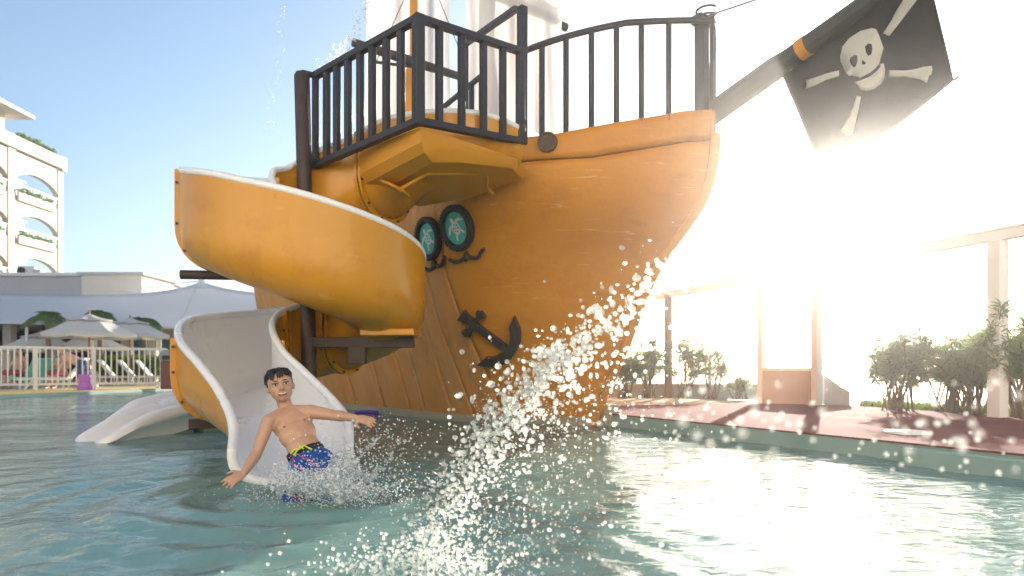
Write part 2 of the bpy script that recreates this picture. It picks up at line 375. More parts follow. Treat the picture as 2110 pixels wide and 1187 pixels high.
dk = MB(); row = [[sp(s, k*(halfb(s, hz(s))-.06), hz(s)+.02) for k in (-1,-.5,0,.5,1)] for s in np.linspace(.05, 9.95, 50)]
dk.grid(row).build('deck', mat('deck_boards', (.30,.20,.11), .7, (.22,.14,.08), 3, .6), SHIP, smooth=False)
# pale footing course round the waterline
ft = MB()
for side in (1,):
    o_ = [[hp(s, .10, side, .035) for s in np.linspace(1.70, 9, 60)], [hp(s, .10, side, -.05) for s in np.linspace(1.70, 9, 60)]]
    o2 = [[hp(s, -.35, side, .05) for s in np.linspace(1.70, 9, 60)], o_[0]]
    ft.grid(o2); ft.grid(o_)
ft.build('hull_footing', CONC, SHIP, ang=60)
fb = MB().prism([tuple(sp(1.50,-.10,0).xy), tuple(sp(1.50,-.26,0).xy), tuple(sp(2.0,-.36,0).xy), tuple(sp(2.0,-.05,0).xy)], -.4, .26, inset=None)
fb.build('stem_block', CONC, SHIP, smooth=False, bevel=.015)

# frames lying on the hull skin: returns matrix with x aft, y up along skin, z outwards
def skin(s, z, side=1, off=0.0):
    p = hp(s, z, side, off); e = .04
    dx = (hp(s+e, z, side)-hp(s-e, z, side)).normalized(); dy = (hp(s, z+e, side)-hp(s, z-e, side)).normalized()
    nz_ = dx.cross(dy).normalized(); c = Vector((*ST*side, 0))
    if nz_.dot(c) < 0: nz_ = -nz_
    dy = nz_.cross(dx).normalized()
    if dy.z < 0: dy = -dy
    M = Matrix((dx, dy, nz_)).transposed(); return p, M
def find_s(px, py, lo=1.0, hi=6.5):                          # hull point that the photo shows at a pixel
    best = None
    for s in np.linspace(lo, hi, 120):
        for z in np.linspace(.1, 3.2, 90):
            p = hp(s, z); x = CX+p.x/p.y*F; y = HY-(p.z-CAM_H)/p.y*F; d = (x-px)**2+(y-py)**2
            if best is None or d < best[0]: best = (d, s, z)
    return best[1], best[2]
def star(n_, r0, r1): return [((r0 if i % 2 else r1)*math.cos(math.pi*i/n_), (r0 if i % 2 else r1)*math.sin(math.pi*i/n_)) for i in range(2*n_)]
def flat_poly(mb, pts, P, M, z0, z1, mi=0):
    mb.extrude([P + M @ Vector((x, y, z0)) for x, y in pts], M @ Vector((0,0,z1-z0)), mi)
def ell(cx, cy, a, b, rot=0, n_=18):
    c, s_ = math.cos(rot), math.sin(rot)
    return [(cx+a*math.cos(2*math.pi*i/n_)*c-b*math.sin(2*math.pi*i/n_)*s_, cy+a*math.cos(2*math.pi*i/n_)*s_+b*math.sin(2*math.pi*i/n_)*c) for i in range(n_)]
def porthole(px, py, label):
    s, z = find_s(px, py); P, M = skin(s, z, 1, .0); c0 = P + M @ Vector((0,0,.015))
    r = MB().lathe([(.18,-.03),(.245,-.03),(.262,.0),(.262,.035),(.24,.06),(.205,.06),(.185,.035),(.18,-.02)], c0, 40, M)
    ph = r.build('porthole', RUBBER, SHIP); ph['label'] = label; subroot(ph, SHIP)
    for k in range(44):
        a = 2*math.pi*k/44; q = c0 + M @ Vector((.275*math.cos(a), .275*math.sin(a), .055))
    stud = MB()
    for k in range(40):
        a = 2*math.pi*k/40; stud.ball(c0 + M @ Vector((.250*math.cos(a), .250*math.sin(a), .05)), .013, 1)
    stud.build('rim_stud', RUBBER, ph, kind='stuff')
    MB().lathe([(0,.022),(.19,.022),(.19,-.03)], c0, 40, M).build('porthole_disc', TEAL, ph, label='teal porthole disc')
    t = MB(); rot = 1.05
    def tr2(pts): return [(x*math.cos(rot)-y*math.sin(rot), x*math.sin(rot)+y*math.cos(rot)) for x, y in pts]
    out_ = ell(0,0,.082,.064)
    flat_poly(t, tr2(out_), c0, M, .022, .0255)
    shellp = [[(0,0),(.03,.02),(.03,-.02)]]
    flat_poly(t, tr2(ell(.105,0,.03,.022)), c0, M, .022, .026)
    flat_poly(t, tr2([(.05,.05),(.075,.045),(.07,.10),(.03,.145),(.0,.15),(.03,.10)]), c0, M, .022, .026)
    flat_poly(t, tr2([(.05,-.05),(.03,-.10),(.0,-.15),(.03,-.145),(.07,-.10),(.075,-.045)]), c0, M, .022, .026)
    flat_poly(t, tr2([(-.06,.035),(-.05,.055),(-.10,.085),(-.125,.07)]), c0, M, .022, .026)
    flat_poly(t, tr2([(-.06,-.035),(-.125,-.07),(-.10,-.085),(-.05,-.055)]), c0, M, .022, .026)
    t.build('turtle_emblem', WHITEP, ph, smooth=False, label='white sea turtle on teal disc')
    sc = MB()
    for (x, y) in [(0,0),(.042,0),(-.042,0),(.02,.034),(-.02,.034),(.02,-.034),(-.02,-.034)]:
        flat_poly(sc, tr2([(x+.016*math.cos(k*math.pi/3), y+.013*math.sin(k*math.pi/3)) for k in range(6)]), c0, M, .0258, .0268)
    sc.build('turtle_scute', TEAL, ph, smooth=False, kind='stuff')
porthole(947, 470, 'black rimmed porthole further from the slide')
porthole(888, 492, 'black rimmed porthole partly behind the slide rim')
def garland(px, py, w):                                     # knotted rope ornament under a porthole
    s, z = find_s(px, py); P, M = skin(s, z, 1, .02); tl = .10
    pts = [(-w,-.015),(-.78*w,-.045),(-.5*w,-.05),(-.2*w,-.02),(0,.005),(.22*w,-.02),(.5*w,-.035),(.75*w,.02),(w,.07)]
    g = MB().tube([P + M @ Vector((-x, y, 0)) for x, y in cr(pts, 3)], .022, 8); g.ball(P + M @ Vector((0,.0,.01)), .042, 2, scale=(1,1,1.2))
    g.tube([P + M @ Vector((.03,-.05,.012)), P + M @ Vector((-.02,.055,.012))], .018, 6)
    g.build('rope_ornament', ANCHORM, SHIP)
garland(962, 528, .26); garland(897, 545, .24)
def medallion(px, py, P=None, M=None):
    if P is None:
        s, z = find_s(px, py, .15, 6); P, M = skin(s, z, 1, .035)
    m_ = MB().lathe([(0,.02),(.055,.02),(.06,.012),(.078,.012),(.09,.028),(.10,.028),(.105,.0),(.105,-.02)], P, 30, M)
    o = m_.build('medallion', MEDAL, SHIP); subroot(o, SHIP)
    t = MB(); flat_poly(t, star(8, .02, .055), P, M, .02, .030); t.build('star_relief', MEDAL, o, smooth=False)
medallion(1137, 296); medallion(844, 413); medallion(932, 369)
# anchor
s, z = find_s(1025, 690); AP, AM = skin(s, z, 1, .03)
def proj_dir(px, py):
    s_, z_ = find_s(px, py); q = hp(s_, z_, 1, .03)-AP; return (AM.transposed() @ q).xy
a0 = proj_dir(962, 655); a1 = proj_dir(1055, 728); ad = (a1-a0).normalized(); an = Vector((-ad.y, ad.x))
c_ = proj_dir(1090, 665)
if (c_-a1).dot(an) < 0: an = -an
LA = (a1-a0).length
def A2(u, v): p = a0+ad*u+an*v; return (p.x, p.y)
anc = MB()
flat_poly(anc, [A2(-.06,-.075),(A2(-.06,.075)),A2(.05,.05),A2(.12,.040),A2(LA,.05),A2(LA,-.05),A2(.12,-.040),A2(.05,-.05)], AP, AM, -.04, .035)
flat_poly(anc, [A2(.10,.03),A2(.16,.03),A2(.17,.13),A2(.205,.19),A2(.12,.21),A2(.07,.17),A2(.10,.13)], AP, AM, -.04, .03)
flat_poly(anc, [A2(.10,-.03),A2(.10,-.13),A2(.06,-.18),A2(.13,-.21),A2(.19,-.17),A2(.165,-.12),A2(.16,-.03)], AP, AM, -.04, .03)
arc_o = [A2(LA+.06-.30*(1-math.cos(t_)), .40*math.sin(t_)) for t_ in np.linspace(-1.15,1.15,15)]
arc_i = [A2(LA-.06-.25*(1-math.cos(t_)), .31*math.sin(t_)) for t_ in np.linspace(1.05,-1.05,15)]
flat_poly(anc, arc_o[:] + [A2(LA-.22,.43)] + arc_i + [A2(LA-.22,-.43)], AP, AM, -.04, .04)
anc.build('anchor', ANCHORM, SHIP, smooth=False, bevel=.012, label='dark iron anchor fixed to the hull')

# bow rail
def rail_top(s): return bz(s)+float(np.interp(s, [0,1.3], [.92,.86]))
def bow_rail(side, s_list, s_end, name):
    ss = np.concatenate([np.linspace(-.02,.5,12), np.linspace(.6, s_end, 10)])
    pts = [sp(s, side*(halfb(s, bz(s))-.03), rail_top(s)) for s in ss]
    MB().tube(pts, .034, 8).build('top_rail', BLACKM, SHIP)
    for s in s_list:
        t_ = side*(halfb(s, bz(s))-.03)
        MB().bar(sp(s,t_,bz(s)-.12), sp(s,t_,rail_top(s)), .046, .046).build('rail_bar', BLACKM, SHIP, bevel=.005)
def s_for_px(px, side=1):
    ss = np.linspace(.02, 1.6, 400); xs = [CX+F*hp(s, bz(s), side).x/hp(s, bz(s), side).y for s in ss]
    return float(ss[int(np.argmin(np.abs(np.array(xs)-px)))])
bow_rail(1, [s_for_px(p) for p in (1112,1162,1214,1266,1318,1374)], s_for_px(1078), 'starboard')
bow_rail(-1, [.05,.16,.32,.52,.78,1.1,1.5,1.95,2.4,2.9], 3.2, 'port')
MB().bar(sp(.10,.02,2.9), sp(.10,.02,rail_top(0)+.02), .10, .12).build('bow_post', BLACKM, SHIP, bevel=.008)
MB().box(sp(.10,.02,rail_top(0)+.03), (.20,.14,.10), .6).build('bow_post_cap', BLACKM, SHIP, bevel=.02)
rp = sp(.06,.0,rail_top(0)+.07)
MB().tube([rp, at(1562,-2,6.3), at(1900,-115,5.0)], .009, 6).build('stay_rope', DKWOOD, SHIP)
kn = MB(); kn.tube([rp+Vector((.10*math.cos(a), .08*math.sin(a), -.06+.012*a)) for a in np.linspace(0,12,40)], .013, 6)
kn.build('rope_lashing', DKWOOD, SHIP)
# bowsprit
B0 = at(1470,232,7.18); B1 = at(1812,-12,5.75); BD = (B1-B0).normalized(); BL = (B1-B0).length
bs = MB().tube([B0-BD*.35, B0, B0+BD*BL*.42, B0+BD*BL*.5, B1, B1+BD*1.1], [.125,.125,.118,.098,.085,.06], 10)
bso = bs.build('bowsprit', DKWOOD, SHIP, ang=25); subroot(bso, SHIP)
q = B0+BD*BL*.60
MB().tube([q-BD*.045, q+BD*.045], .101, 16).build('orange_band', MASTY, bso, label='orange band on the bowsprit')
# masts, yards, sails
def mast(s, z0, z1, name):
    MB().tube([sp(s,0,z0), sp(s,0,z1)], [.085,.065], 14).build(name, MASTY, SHIP)
MS, FS = 6.05, 3.55
mast(MS, 2.6, 8.5, 'main_mast'); mast(FS, 2.6, 8.8, 'fore_mast')
mp_ = sp(MS,0,0); collar = MB()
zc = CAM_H-(190-HY)/F*mp_.y
collar.lathe([(.09,-.55),(.16,-.45),(.185,.05),(.15,.35),(.09,.5)], (mp_.x,mp_.y,zc), 8); collar.build('mast_step', MASTY, SHIP, ang=20)
def yard(s, zc_, t0, t1, r):
    MB().tube([sp(s-.12,t0,zc_), sp(s-.12,(t0+t1)/2,zc_), sp(s-.12,t1,zc_)], [r*.8,r,r*.8], 10).build('yard', DKWOOD, SHIP)
def zat(s, t, py): p = sp(s,t,0); return CAM_H-(py-HY)/F*p.y
yard(MS-.35, zat(MS-.35,0,142), 1.35, -.72, .08)
MB().tube([sp(MS-.45,.95,zat(MS,.95,148)), sp(MS-.45,.0,zat(MS,0,160))], .025, 6).build('spar', DKWOOD, SHIP)
yard(FS+.14, zat(FS,-1.0,44), .95, -1.28, .08)
def sail(s, t0, t1, ztop, zbot, bulge, seed, name):
    rows = []; r_ = np.random.default_rng(seed); ph = r_.uniform(0,6,8)
    for j in range(41):
        v = j/40; z_ = ztop+(zbot-ztop)*v; row = []
        for i in range(41):
            u = i/40; w_ = 1-.05*math.sin(v*math.pi)-(.10*v*(u-.5) if 0 else 0); t = (t0+t1)/2+(t1-t0)*(u-.5)*w_
            fold = .55*(.035*math.sin(u*17+ph[0]+1.5*v)+.022*math.sin(u*31+ph[1]-2*v)+.02*math.sin(u*9+4*v+ph[2])+.05*v*math.sin(u*6+ph[3]+3*v))
            row.append(sp(s-.18-bulge*math.sin(u*math.pi)*math.sin(min(v*1.1,1)*math.pi)-fold, t, z_+.03*math.sin(u*math.pi*2+ph[4])*v))
        rows.append(row)
    return MB().grid(rows).build(name, SAILM, SHIP, ang=180, fix=False)
sail(MS+.45, .80, -.95, 8.3, zat(MS,0,300), .08, 1, 'main_sail')
sail(FS, .80, -1.0, zat(FS,-1,30)+.02, zat(FS,0,272), .06, 2, 'fore_sail')
sail(FS, .80, -1.0, 8.6, zat(FS,-1,52)-.05, .16, 3, 'upper_sail')
for t_, b_ in ((.55,.9),(-.5,-.9)):
    MB().tube([sp(MS-.3,t_*.05,7.6), sp(MS-.3,b_,zat(MS,b_,150))], .008, 5).build('rigging_line', DKWOOD, SHIP)
# barrel on the foredeck
MB().lathe([(.16,0),(.20,.16),(.205,.22),(.19,.36),(.12,.40),(0,.40)], sp(1.55,.95,2.86), 18).build('deck_bollard', RUBBER, SHIP)
# stair rail behind the platform
ra, rb = at(1064,18,6.95), at(957,92,8.3)
MB().bar(ra, rb, .06).build('stair_rail', BLACKM, SHIP, bevel=.005)
MB().bar(rb+Vector((0,0,.02)), Vector((rb.x,rb.y,2.7)), .075).build('stair_post', BLACKM, SHIP, bevel=.005)
r2, r3 = at(1000,150,8.6), at(905,228,9.4)
MB().bar(r2, r3, .05).build('stair_rail', BLACKM, SHIP)
for k in (.08,.28,.45):
    p = r2.lerp(r3, k); MB().bar(p, Vector((p.x,p.y,2.8)), .05).build('rail_bar', BLACKM, SHIP)
# ------------------------------------------------------------------ spiral slide with its platform
PC = Vector((-1.88, 6.28)); RC = .685
SL = thing('spiral_slide', 'yellow spiral water slide with white lining, wound round a dark pole', 'slide', (PC.x,PC.y,0))
ctl = [(-.02,6.86,2.66,.34,.30),(-.42,6.68,2.62,.45,.36),(-.92,6.66,2.44,.60,.37),(-1.36,6.86,2.20,.72,.37)]
def hel(a, zf, d=.80, hw=.355): return (PC.x+RC*math.cos(R(a)), PC.y+RC*math.sin(R(a)), zf, d, hw)
for a, zf, d in ((90,2.02,.78),(117,1.90,.80),(145,1.81,.80),(180,1.70,.81),(207,1.58,.81),(235,1.46,.80),(270,1.31,.80),(300,1.18,.80),(330,1.08,.79),(360,.98,.79),(390,.88,.78),(420,.77,.76),(450,.66,.75),(480,.59,.73),(510,.53,.71),(540,.46,.70)):
    ctl.append(hel(a, zf, d))
ctl += [(-2.46,5.86,.38,.66,.36),(-2.24,5.45,.30,.58,.36),(-1.93,5.10,.21,.48,.36),(-1.66,4.80,.13,.38,.36),(-1.46,4.50,.06,.29,.35),(-1.36,4.20,.00,.20,.33)]
PATH = cr(ctl, 6)
def profile(d, hw, off):                                   # U section, a across, b up
    r = hw*.95; pts = []
    for t_ in np.linspace(0, 1, 5): pts.append((-hw-off, d+(min(r,d*.8)-d)*t_))
    rb = min(r, d*.8)
    for a in np.linspace(math.pi, 2*math.pi, 17)[1:-1]:
        ca = math.copysign(abs(math.cos(a))**.88, math.cos(a)); sa = -abs(math.sin(a))**.88
        pts.append(((hw+off)*ca, rb+(rb+off)*sa))
    for t_ in np.linspace(1, 0, 5): pts.append((hw+off, d+(min(r,d*.8)-d)*t_))
    return pts
FR = []
for i, p in enumerate(PATH):
    t_ = Vector(PATH[min(i+1,len(PATH)-1)][:2]-PATH[max(i-1,0)][:2]).normalized(); FR.append((Vector((-t_.y,t_.x)), t_))
def station(i, off):
    x, y, zf, d, hw = PATH[i]; lat, t_ = FR[i]
    return [Vector((x+lat.x*a, y+lat.y*a, zf+b)) for a, b in profile(d, hw, off)]
N_ = len(PATH)
cuts = [0, 17, 46, 93, 108, 124, N_-1]
for a, b in zip(cuts[:-1], cuts[1:]):
    rows_o = [station(i, .030) for i in range(a, b+1)]; rows_m = [station(i, .012) for i in range(a, b+1)]
    mb = MB().grid(rows_o); mb.grid(rows_m, flip=True)
    k = len(rows_o[0])
    for rr in (0, k-1): mb.grid([[r_[rr] for r_ in rows_o], [r_[rr] for r_ in rows_m]])
    mb.build('slide_section', SLIDEY, SL, ang=50)
    MB().grid([station(i, .008) for i in range(a, b+1)]).build('slide_lining', WHITEG, SL, ang=50)
for c in cuts[1:-1]:
    mb = MB()
    for o_ in (-.022, .022):
        x, y, zf, d, hw = PATH[c]; lat, t_ = FR[c]
        ring = []
        for e in (o_-.012, o_+.012):
            inn = [p+Vector((*t_*e,0)) for p in station(c, .028)]; outr = [p+Vector((*t_*e,0)) for p in station(c, .075)]
            ring.append((inn, outr))
        mb.grid([ring[0][0], ring[0][1], ring[1][1], ring[1][0]])
    fo = mb.build('flange', SLIDEY, SL, ang=50)
    bo = MB()
    for p in station(c, .055)[1::3]:
        lat, t_ = FR[c]; bo.tube([p-Vector((*t_*.05,0)), p+Vector((*t_*.05,0))], .012, 6)
    subroot(fo, SL); bo.build('flange_bolt', BROWNB, fo, kind='stuff')
for sgn, nm in ((1,'outer'),(-1,'inner')):
    pts = []
    for i in range(N_):
        x, y, zf, d, hw = PATH[i]; lat, t_ = FR[i]; pts.append((x+lat.x*sgn*(hw+.012), y+lat.y*sgn*(hw+.012), zf+d))
    MB().tube(pts, .031, 10).build('rim', WHITEG, SL, ang=60)
# lip that closes the lower end, resting in the water
x, y, zf, d, hw = PATH[-1]; lat, t_ = FR[-1]
el_ = station(N_-1,.012); elm = MB().tube(el_, .031, 10); elm.ball(el_[0], .0315, 2); elm.ball(el_[-1], .0315, 2); elm.build('end_lip', WHITEG, SL)
MB().prism([(x+lat.x*k+t_.x*e, y+lat.y*k+t_.y*e) for k, e in ((.30,-.12),(-.30,-.12),(-.30,-.55),(.30,-.55))], -.75, -.02).build('exit_pedestal', POOLW, SL, smooth=False, bevel=.02)
# pole and carrying arms
pt_ = at(622,150,6.48); pb_ = Vector((-1.84,6.28,-.75))
po = MB().tube([pb_, pb_.lerp(pt_,.5), pt_-Vector((0,0,.03)), pt_], [.068,.068,.072,.055], 20).build('pole', BROWNB, SL, label='dark brown centre pole')
def pole_at(z): f = (z-pb_.z)/(pt_.z-pb_.z); return pb_.lerp(pt_, f)
def arm(z, a, L_, w=.085):
    p = pole_at(z); dv = Vector((math.cos(R(a)), math.sin(R(a)), 0))
    MB().tube([p, p+dv*L_*.5, p+dv*L_], w/2, 12).build('carrying_arm', BROWNB, SL)
    return p+dv*L_
arm(1.56, 188, 1.12); 
p = pole_at(.94); MB().bar(p, p+Vector((1.0,-.10,0)), .085, .10).build('carrying_arm', BROWNB, SL, bevel=.006)
q = p+Vector((.47,-.05,-.05)); MB().box(q+Vector((0,0,-.07)), (.16,.09,.16)).build('arm_bracket', BROWNB, SL, bevel=.006)
p = pole_at(.22); e = Vector((-2.80,5.88,.22)); MB().bar(p, e, .09, .09).build('carrying_arm', BROWNB, SL, bevel=.006)
sad = MB(); g = Vector((-2.62,5.98,.22)); sad.box(g+Vector((0,0,.06)), (.11,.10,.16)); sad.box(g+Vector((0,0,.125)), (.24,.10,.05))
sad.build('saddle_bracket', BROWNB, SL, bevel=.03)
MB().box((-2.62,6.26,1.645), (.34,.30,.07)).build('saddle_plate', SLIDEY, SL, bevel=.02)
MB().prism([(-1.35,6.02),(-.86,5.95),(-.86,6.5),(-1.35,6.5)], .99, 1.05).build('saddle_plate', SLIDEY, SL, smooth=False, bevel=.01)
# platform tub under the railing
C = at(862,250,5.70); Lp = at(650,341,6.55); Rp = at(1072,291,6.55)
def xy(p): return (p.x, p.y)
inner_r = (.14,6.98); inner_l = (-1.1,7.55)
top = [xy(C+Vector((.02,.03,0))), (C.x*.75+Rp.x*.25, C.y*.75+Rp.y*.25+.02), xy(Rp+Vector((-.03,.03,0))), inner_r, (-.45,7.35), inner_l, (-1.62,6.62), (-1.30,6.25)]
bot = [(-.70,5.94),(-.45,6.14),(.0,6.55),(.10,6.92),(-.45,7.25),(-1.0,7.4),(-1.40,6.66),(-1.12,6.40)]
midp = [tuple(Vector(a).lerp(Vector(b), .3)) for a, b in zip(top, bot)]
pl = MB()
zb_ = [2.50,2.56,2.63,2.63,2.52,2.46,2.40,2.43]; levels = [(top, [2.735]*8), (top, [z_+.11 for z_ in zb_]), (midp, [z_+.04 for z_ in zb_]), (bot, zb_)]
pl.grid([[Vector((p_[0],p_[1],z_)) for p_, z_ in zip(pg, zz)] for pg, zz in levels], closed=True)
k = len(top); cb = Vector((sum(p_[0] for p_ in bot)/k, sum(p_[1] for p_ in bot)/k, 2.50)); pl.add([(p_[0],p_[1],z_) for p_, z_ in zip(bot, zb_)]+[cb], [(i,(i+1)%k,k) for i in range(k)]); pl.add([(p_[0],p_[1],2.735) for p_ in top], [tuple(range(k))])
pl.build('platform', TUBY, SL, ang=28)
MB().tube([at(822,392,6.35), at(880,358,6.22), at(1002,356,6.60), at(1004,388,6.85), at(1015,398,7.0)], .018, 8).build('brace_pipe', TUBY, SL)
MB().lathe([(.02,0),(.16,.0),(.17,.02),(.03,.05)], at(812,392,6.45), 20, Matrix.Rotation(R(25),3,'Y')).build('brace_plate', TUBY, SL)
MB().tube([at(1058,345,6.62), at(1057,262,6.62), at(1045,250,6.75)], .028, 8).build('drain_pipe', WHITEG, SL)
# railing
RH = .865
def rail_run(a, b, fr, ends=(True,True)):
    up = Vector((0,0,RH)); d_ = (b-a).normalized()
    MB().bar(a, b, .07, .06).build('bottom_rail', BLACKM, SL, bevel=.006)
    MB().bar(a+up, b+up, .07, .06).build('top_rail', BLACKM, SL, bevel=.006)
    for f in fr:
        p_ = a.lerp(b, f); MB().bar(p_+Vector((0,0,.02)), p_+up-Vector((0,0,.02)), .055, .055, up=(d_.x,d_.y,0)).build('rail_bar', BLACKM, SL, bevel=.005)
def frac(a, b, pxs):
    o_ = []
    for px in pxs:
        k_ = (px-CX)/F; f = (k_*a.y-a.x)/((b.x-a.x)-k_*(b.y-a.y)); o_.append(f)
    return o_
rail_run(Lp, C, frac(Lp, C, (673,694,717,742,767,796,826)))
rail_run(C, Rp, frac(C, Rp, (905,951,996,1036)))
MB().bar(C-Vector((0,0,.03)), C+Vector((0,0,RH+.03)), .085, .085).build('corner_post', BLACKM, SL, bevel=.006)
MB().bar(Rp-Vector((0,0,.03)), Rp+Vector((0,0,RH+.03)), .07, .07).build('corner_post', BLACKM, SL, bevel=.006)
tp = Rp+Vector((.02,.10,0)); MB().bar(tp, Vector((tp.x,tp.y,CAM_H-(14-HY)/F*tp.y)), .08, .08).build('tall_post', BLACKM, SL, bevel=.006)
MB().bar(Lp-Vector((0,0,.03)), Lp+Vector((0,0,RH+.03)), .055, .055).build('corner_post', BLACKM, SL, bevel=.006)
for z_ in (Lp.z, Lp.z+RH):
    p = pole_at(z_); MB().tube([p, Lp.lerp(p,.0)+Vector((0,0,z_-Lp.z))], .03, 8).build('pole_link', BLACKM, SL)

# ------------------------------------------------------------------ pirate flag
fa = at(1613,158,6.62); fb_ = at(1905,-80,5.42); fc = at(1966,165,5.40); fd = at(1700,352,6.55)
FLG = thing('pirate_flag', 'black pirate flag with cream skull and crossed bones under the bowsprit', 'flag', fa)
fn = (fb_-fa).cross(fd-fa).normalized()
if fn.y > 0: fn = -fn
def fpt(u, v, off=0):
    p = fa*(1-u)*(1-v)+fb_*u*(1-v)+fc*u*v+fd*(1-u)*v
    sag = .05*math.sin(u*5+v*2)*v+.03*math.sin(u*9-v*4)*v+.05*math.sin(math.pi*v)*math.sin(math.pi*u)
    p = p + fn*sag
    p.z += -.05*math.sin(math.pi*u)*v*(1 if v > .5 else v*2)+.04*math.sin(math.pi*v)*(u-.5)
    return p+fn*off
g = MB().grid([[fpt(i/40, j/30) for i in range(41)] for j in range(31)]).build('cloth', FLAGM, FLG, ang=180, fix=False)
g.modifiers.new('solid','SOLIDIFY').thickness = .004
MB().tube([fa+Vector((-.06,0,.05)), fa], .008, 6).build('tie_ring', DKWOOD, FLG); MB().tube([fc+Vector((.03,0,.03)), fc], .012, 6).build('tie_ring', DKWOOD, FLG)
def uv_of(px, py):                                          # flag coordinates that the photo shows at a pixel
    best = (1e9,0,0); lo_u, hi_u, lo_v, hi_v = 0,1,0,1
    for it in range(4):
        for u in np.linspace(lo_u, hi_u, 21):
            for v in np.linspace(lo_v, hi_v, 21):
                p = fpt(u, v); d_ = (CX+p.x/p.y*F-px)**2+(HY-(p.z-CAM_H)/p.y*F-py)**2
                if d_ < best[0]: best = (d_, u, v)
        du, dv = (hi_u-lo_u)/8, (hi_v-lo_v)/8; lo_u, hi_u, lo_v, hi_v = best[1]-du, best[1]+du, best[2]-dv, best[2]+dv
    return best[1], best[2]
def applique(name, pix, m, off):
    uv = [uv_of(*p) for p in pix]
    # fill with small triangles so that it follows the cloth
    b = bmesh.new(); vs_ = [b.verts.new((u, v, 0)) for u, v in uv]; f_ = b.faces.new(vs_)
    bmesh.ops.triangulate(b, faces=[f_]); bmesh.ops.subdivide_edges(b, edges=b.edges, cuts=2, use_grid_fill=True)
    b.verts.ensure_lookup_table()
    V = [(v.co.x, v.co.y) for v in b.verts]; Fc = [tuple(v.index for v in f.verts) for f in b.faces]; b.verts.index_update(); Fc = [tuple(v.index for v in f.verts) for f in b.faces]; b.free()
    mb = MB().add([fpt(u, v, off) for u, v in V], Fc)
    o = mb.build(name, m, FLG, ang=180, fix=False); o.modifiers.new('solid','SOLIDIFY').thickness = .002
    return o
Z3 = lambda pts: [(1400+x/2.972, y/2.972) for x, y in pts]
skull = Z3([(1180,172),(1205,178),(1225,215),(1252,295),(1232,365),(1225,392),(1200,420),(1170,446),(1140,462),(1108,476),(1085,470),(1055,462),(1040,464),(1022,445),(990,375),(988,345),(1000,285),(1045,232),(1110,190)])
jaw = Z3([(1080,503),(1105,495),(1130,485),(1160,472),(1190,452),(1215,432),(1232,410),(1232,392),(1255,388),(1263,430),(1258,475),(1235,515),(1195,545),(1150,558),(1115,550),(1100,530)])
applique('skull', skull, BONE, .006); applique('jaw', jaw, BONE, .006)
for e in ([(1055,350),(1075,336),(1092,342),(1093,375),(1082,408),(1068,412),(1052,390),(1046,368)],[(1140,285),(1160,266),(1180,270),(1184,300),(1178,332),(1160,342),(1145,320)],[(1122,362),(1130,372),(1145,385),(1140,394),(1122,395)]):
    applique('socket', Z3(e), FLAGM, .0085)
applique('bone', Z3([(778,490),(850,468),(900,450),(980,430),(980,466),(900,490),(840,520),(775,545),(783,515)]), BONE, .006)
applique('bone', Z3([(1288,430),(1380,432),(1440,425),(1500,408),(1548,402),(1552,430),(1545,455),(1530,465),(1518,508),(1470,485),(1390,470),(1284,472)]), BONE, .006)
applique('bone', Z3([(1088,585),(1114,592),(1100,670),(1085,740),(1062,825),(1030,828),(1012,815),(986,806),(1010,770),(1045,710),(1070,650)]), BONE, .006)
applique('bone', Z3([(1250,203),(1285,222),(1330,165),(1400,75),(1425,40),(1455,0),(1455,-20),(1385,-20),(1360,20),(1325,75),(1300,125)]), BONE, .006)
# ------------------------------------------------------------------ people
def mesh_union(name, prims, m, parent, voxel, smooth=6, fac=.5, extra=None):
    mb = MB()
    for p in prims:
        if p[0] == 'cap':                                  # tapered capsule
            _, a, b, r0, r1 = p; a = Vector(a); b = Vector(b); t = (b-a).normalized()
            L_ = (b-a).length; ks = np.linspace(-1, 1, 7); path = []; rad = []
            for k in np.linspace(-math.pi/2, 0, 5)[:-1]: path.append(a+t*r0*math.sin(k)); rad.append(max(r0*math.cos(k), .0008))
            path.append(a); rad.append(r0); path.append(b); rad.append(r1)
            for k in np.linspace(0, math.pi/2, 5)[1:]: path.append(b+t*r1*math.sin(k)); rad.append(max(r1*math.cos(k), .0008))
            mb.tube(path, rad, 14)
        else:                                              # ellipsoid: centre, matrix, radii
            _, c, M, r = p; vs_, fs_ = ICO[3]
            mb.add([Vector(c)+M @ Vector((v[0]*r[0], v[1]*r[1], v[2]*r[2])) for v in vs_], fs_)
    o = mb.build(name, m, parent, ang=180)
    md = o.modifiers.new('union','REMESH'); md.mode = 'VOXEL'; md.voxel_size = voxel; md.use_smooth_shade = True
    md = o.modifiers.new('soft','SMOOTH'); md.iterations = smooth; md.factor = fac
    return o
def frame(up, right):
    u = Vector(up).normalized(); r = Vector(right); r = (r-u*r.dot(u)).normalized(); f = u.cross(r)
    return Matrix((r, f, u)).transposed()                   # columns: right, away, up
SKIN = mat('skin', (.50,.285,.185), .40, (.56,.335,.225), 9, .6, .08, 60, spec=.4)
SKIN.node_tree.nodes['Principled BSDF'].inputs['Coat Weight'].default_value = .25
SKIN.node_tree.nodes['Principled BSDF'].inputs['Subsurface Weight'].default_value = .12
SKIN.node_tree.nodes['Principled BSDF'].inputs['Subsurface Radius'].default_value = (.02,.008,.004)
HAIR = mat('wet_black_hair', (.010,.008,.007), .30, (.022,.017,.014), 40, .6, .6, 90, stretch=(1,1,.35))
EYEW = mat('eye_white', (.75,.72,.70), .2); EYED = mat('dark_iris', (.02,.012,.008), .12); TEETH = mat('teeth', (.82,.79,.74), .25)
MOUTH = mat('mouth', (.16,.03,.03), .4); LIPM = mat('lips', (.44,.20,.15), .4); BROW = mat('eyebrow', (.02,.013,.010), .7)
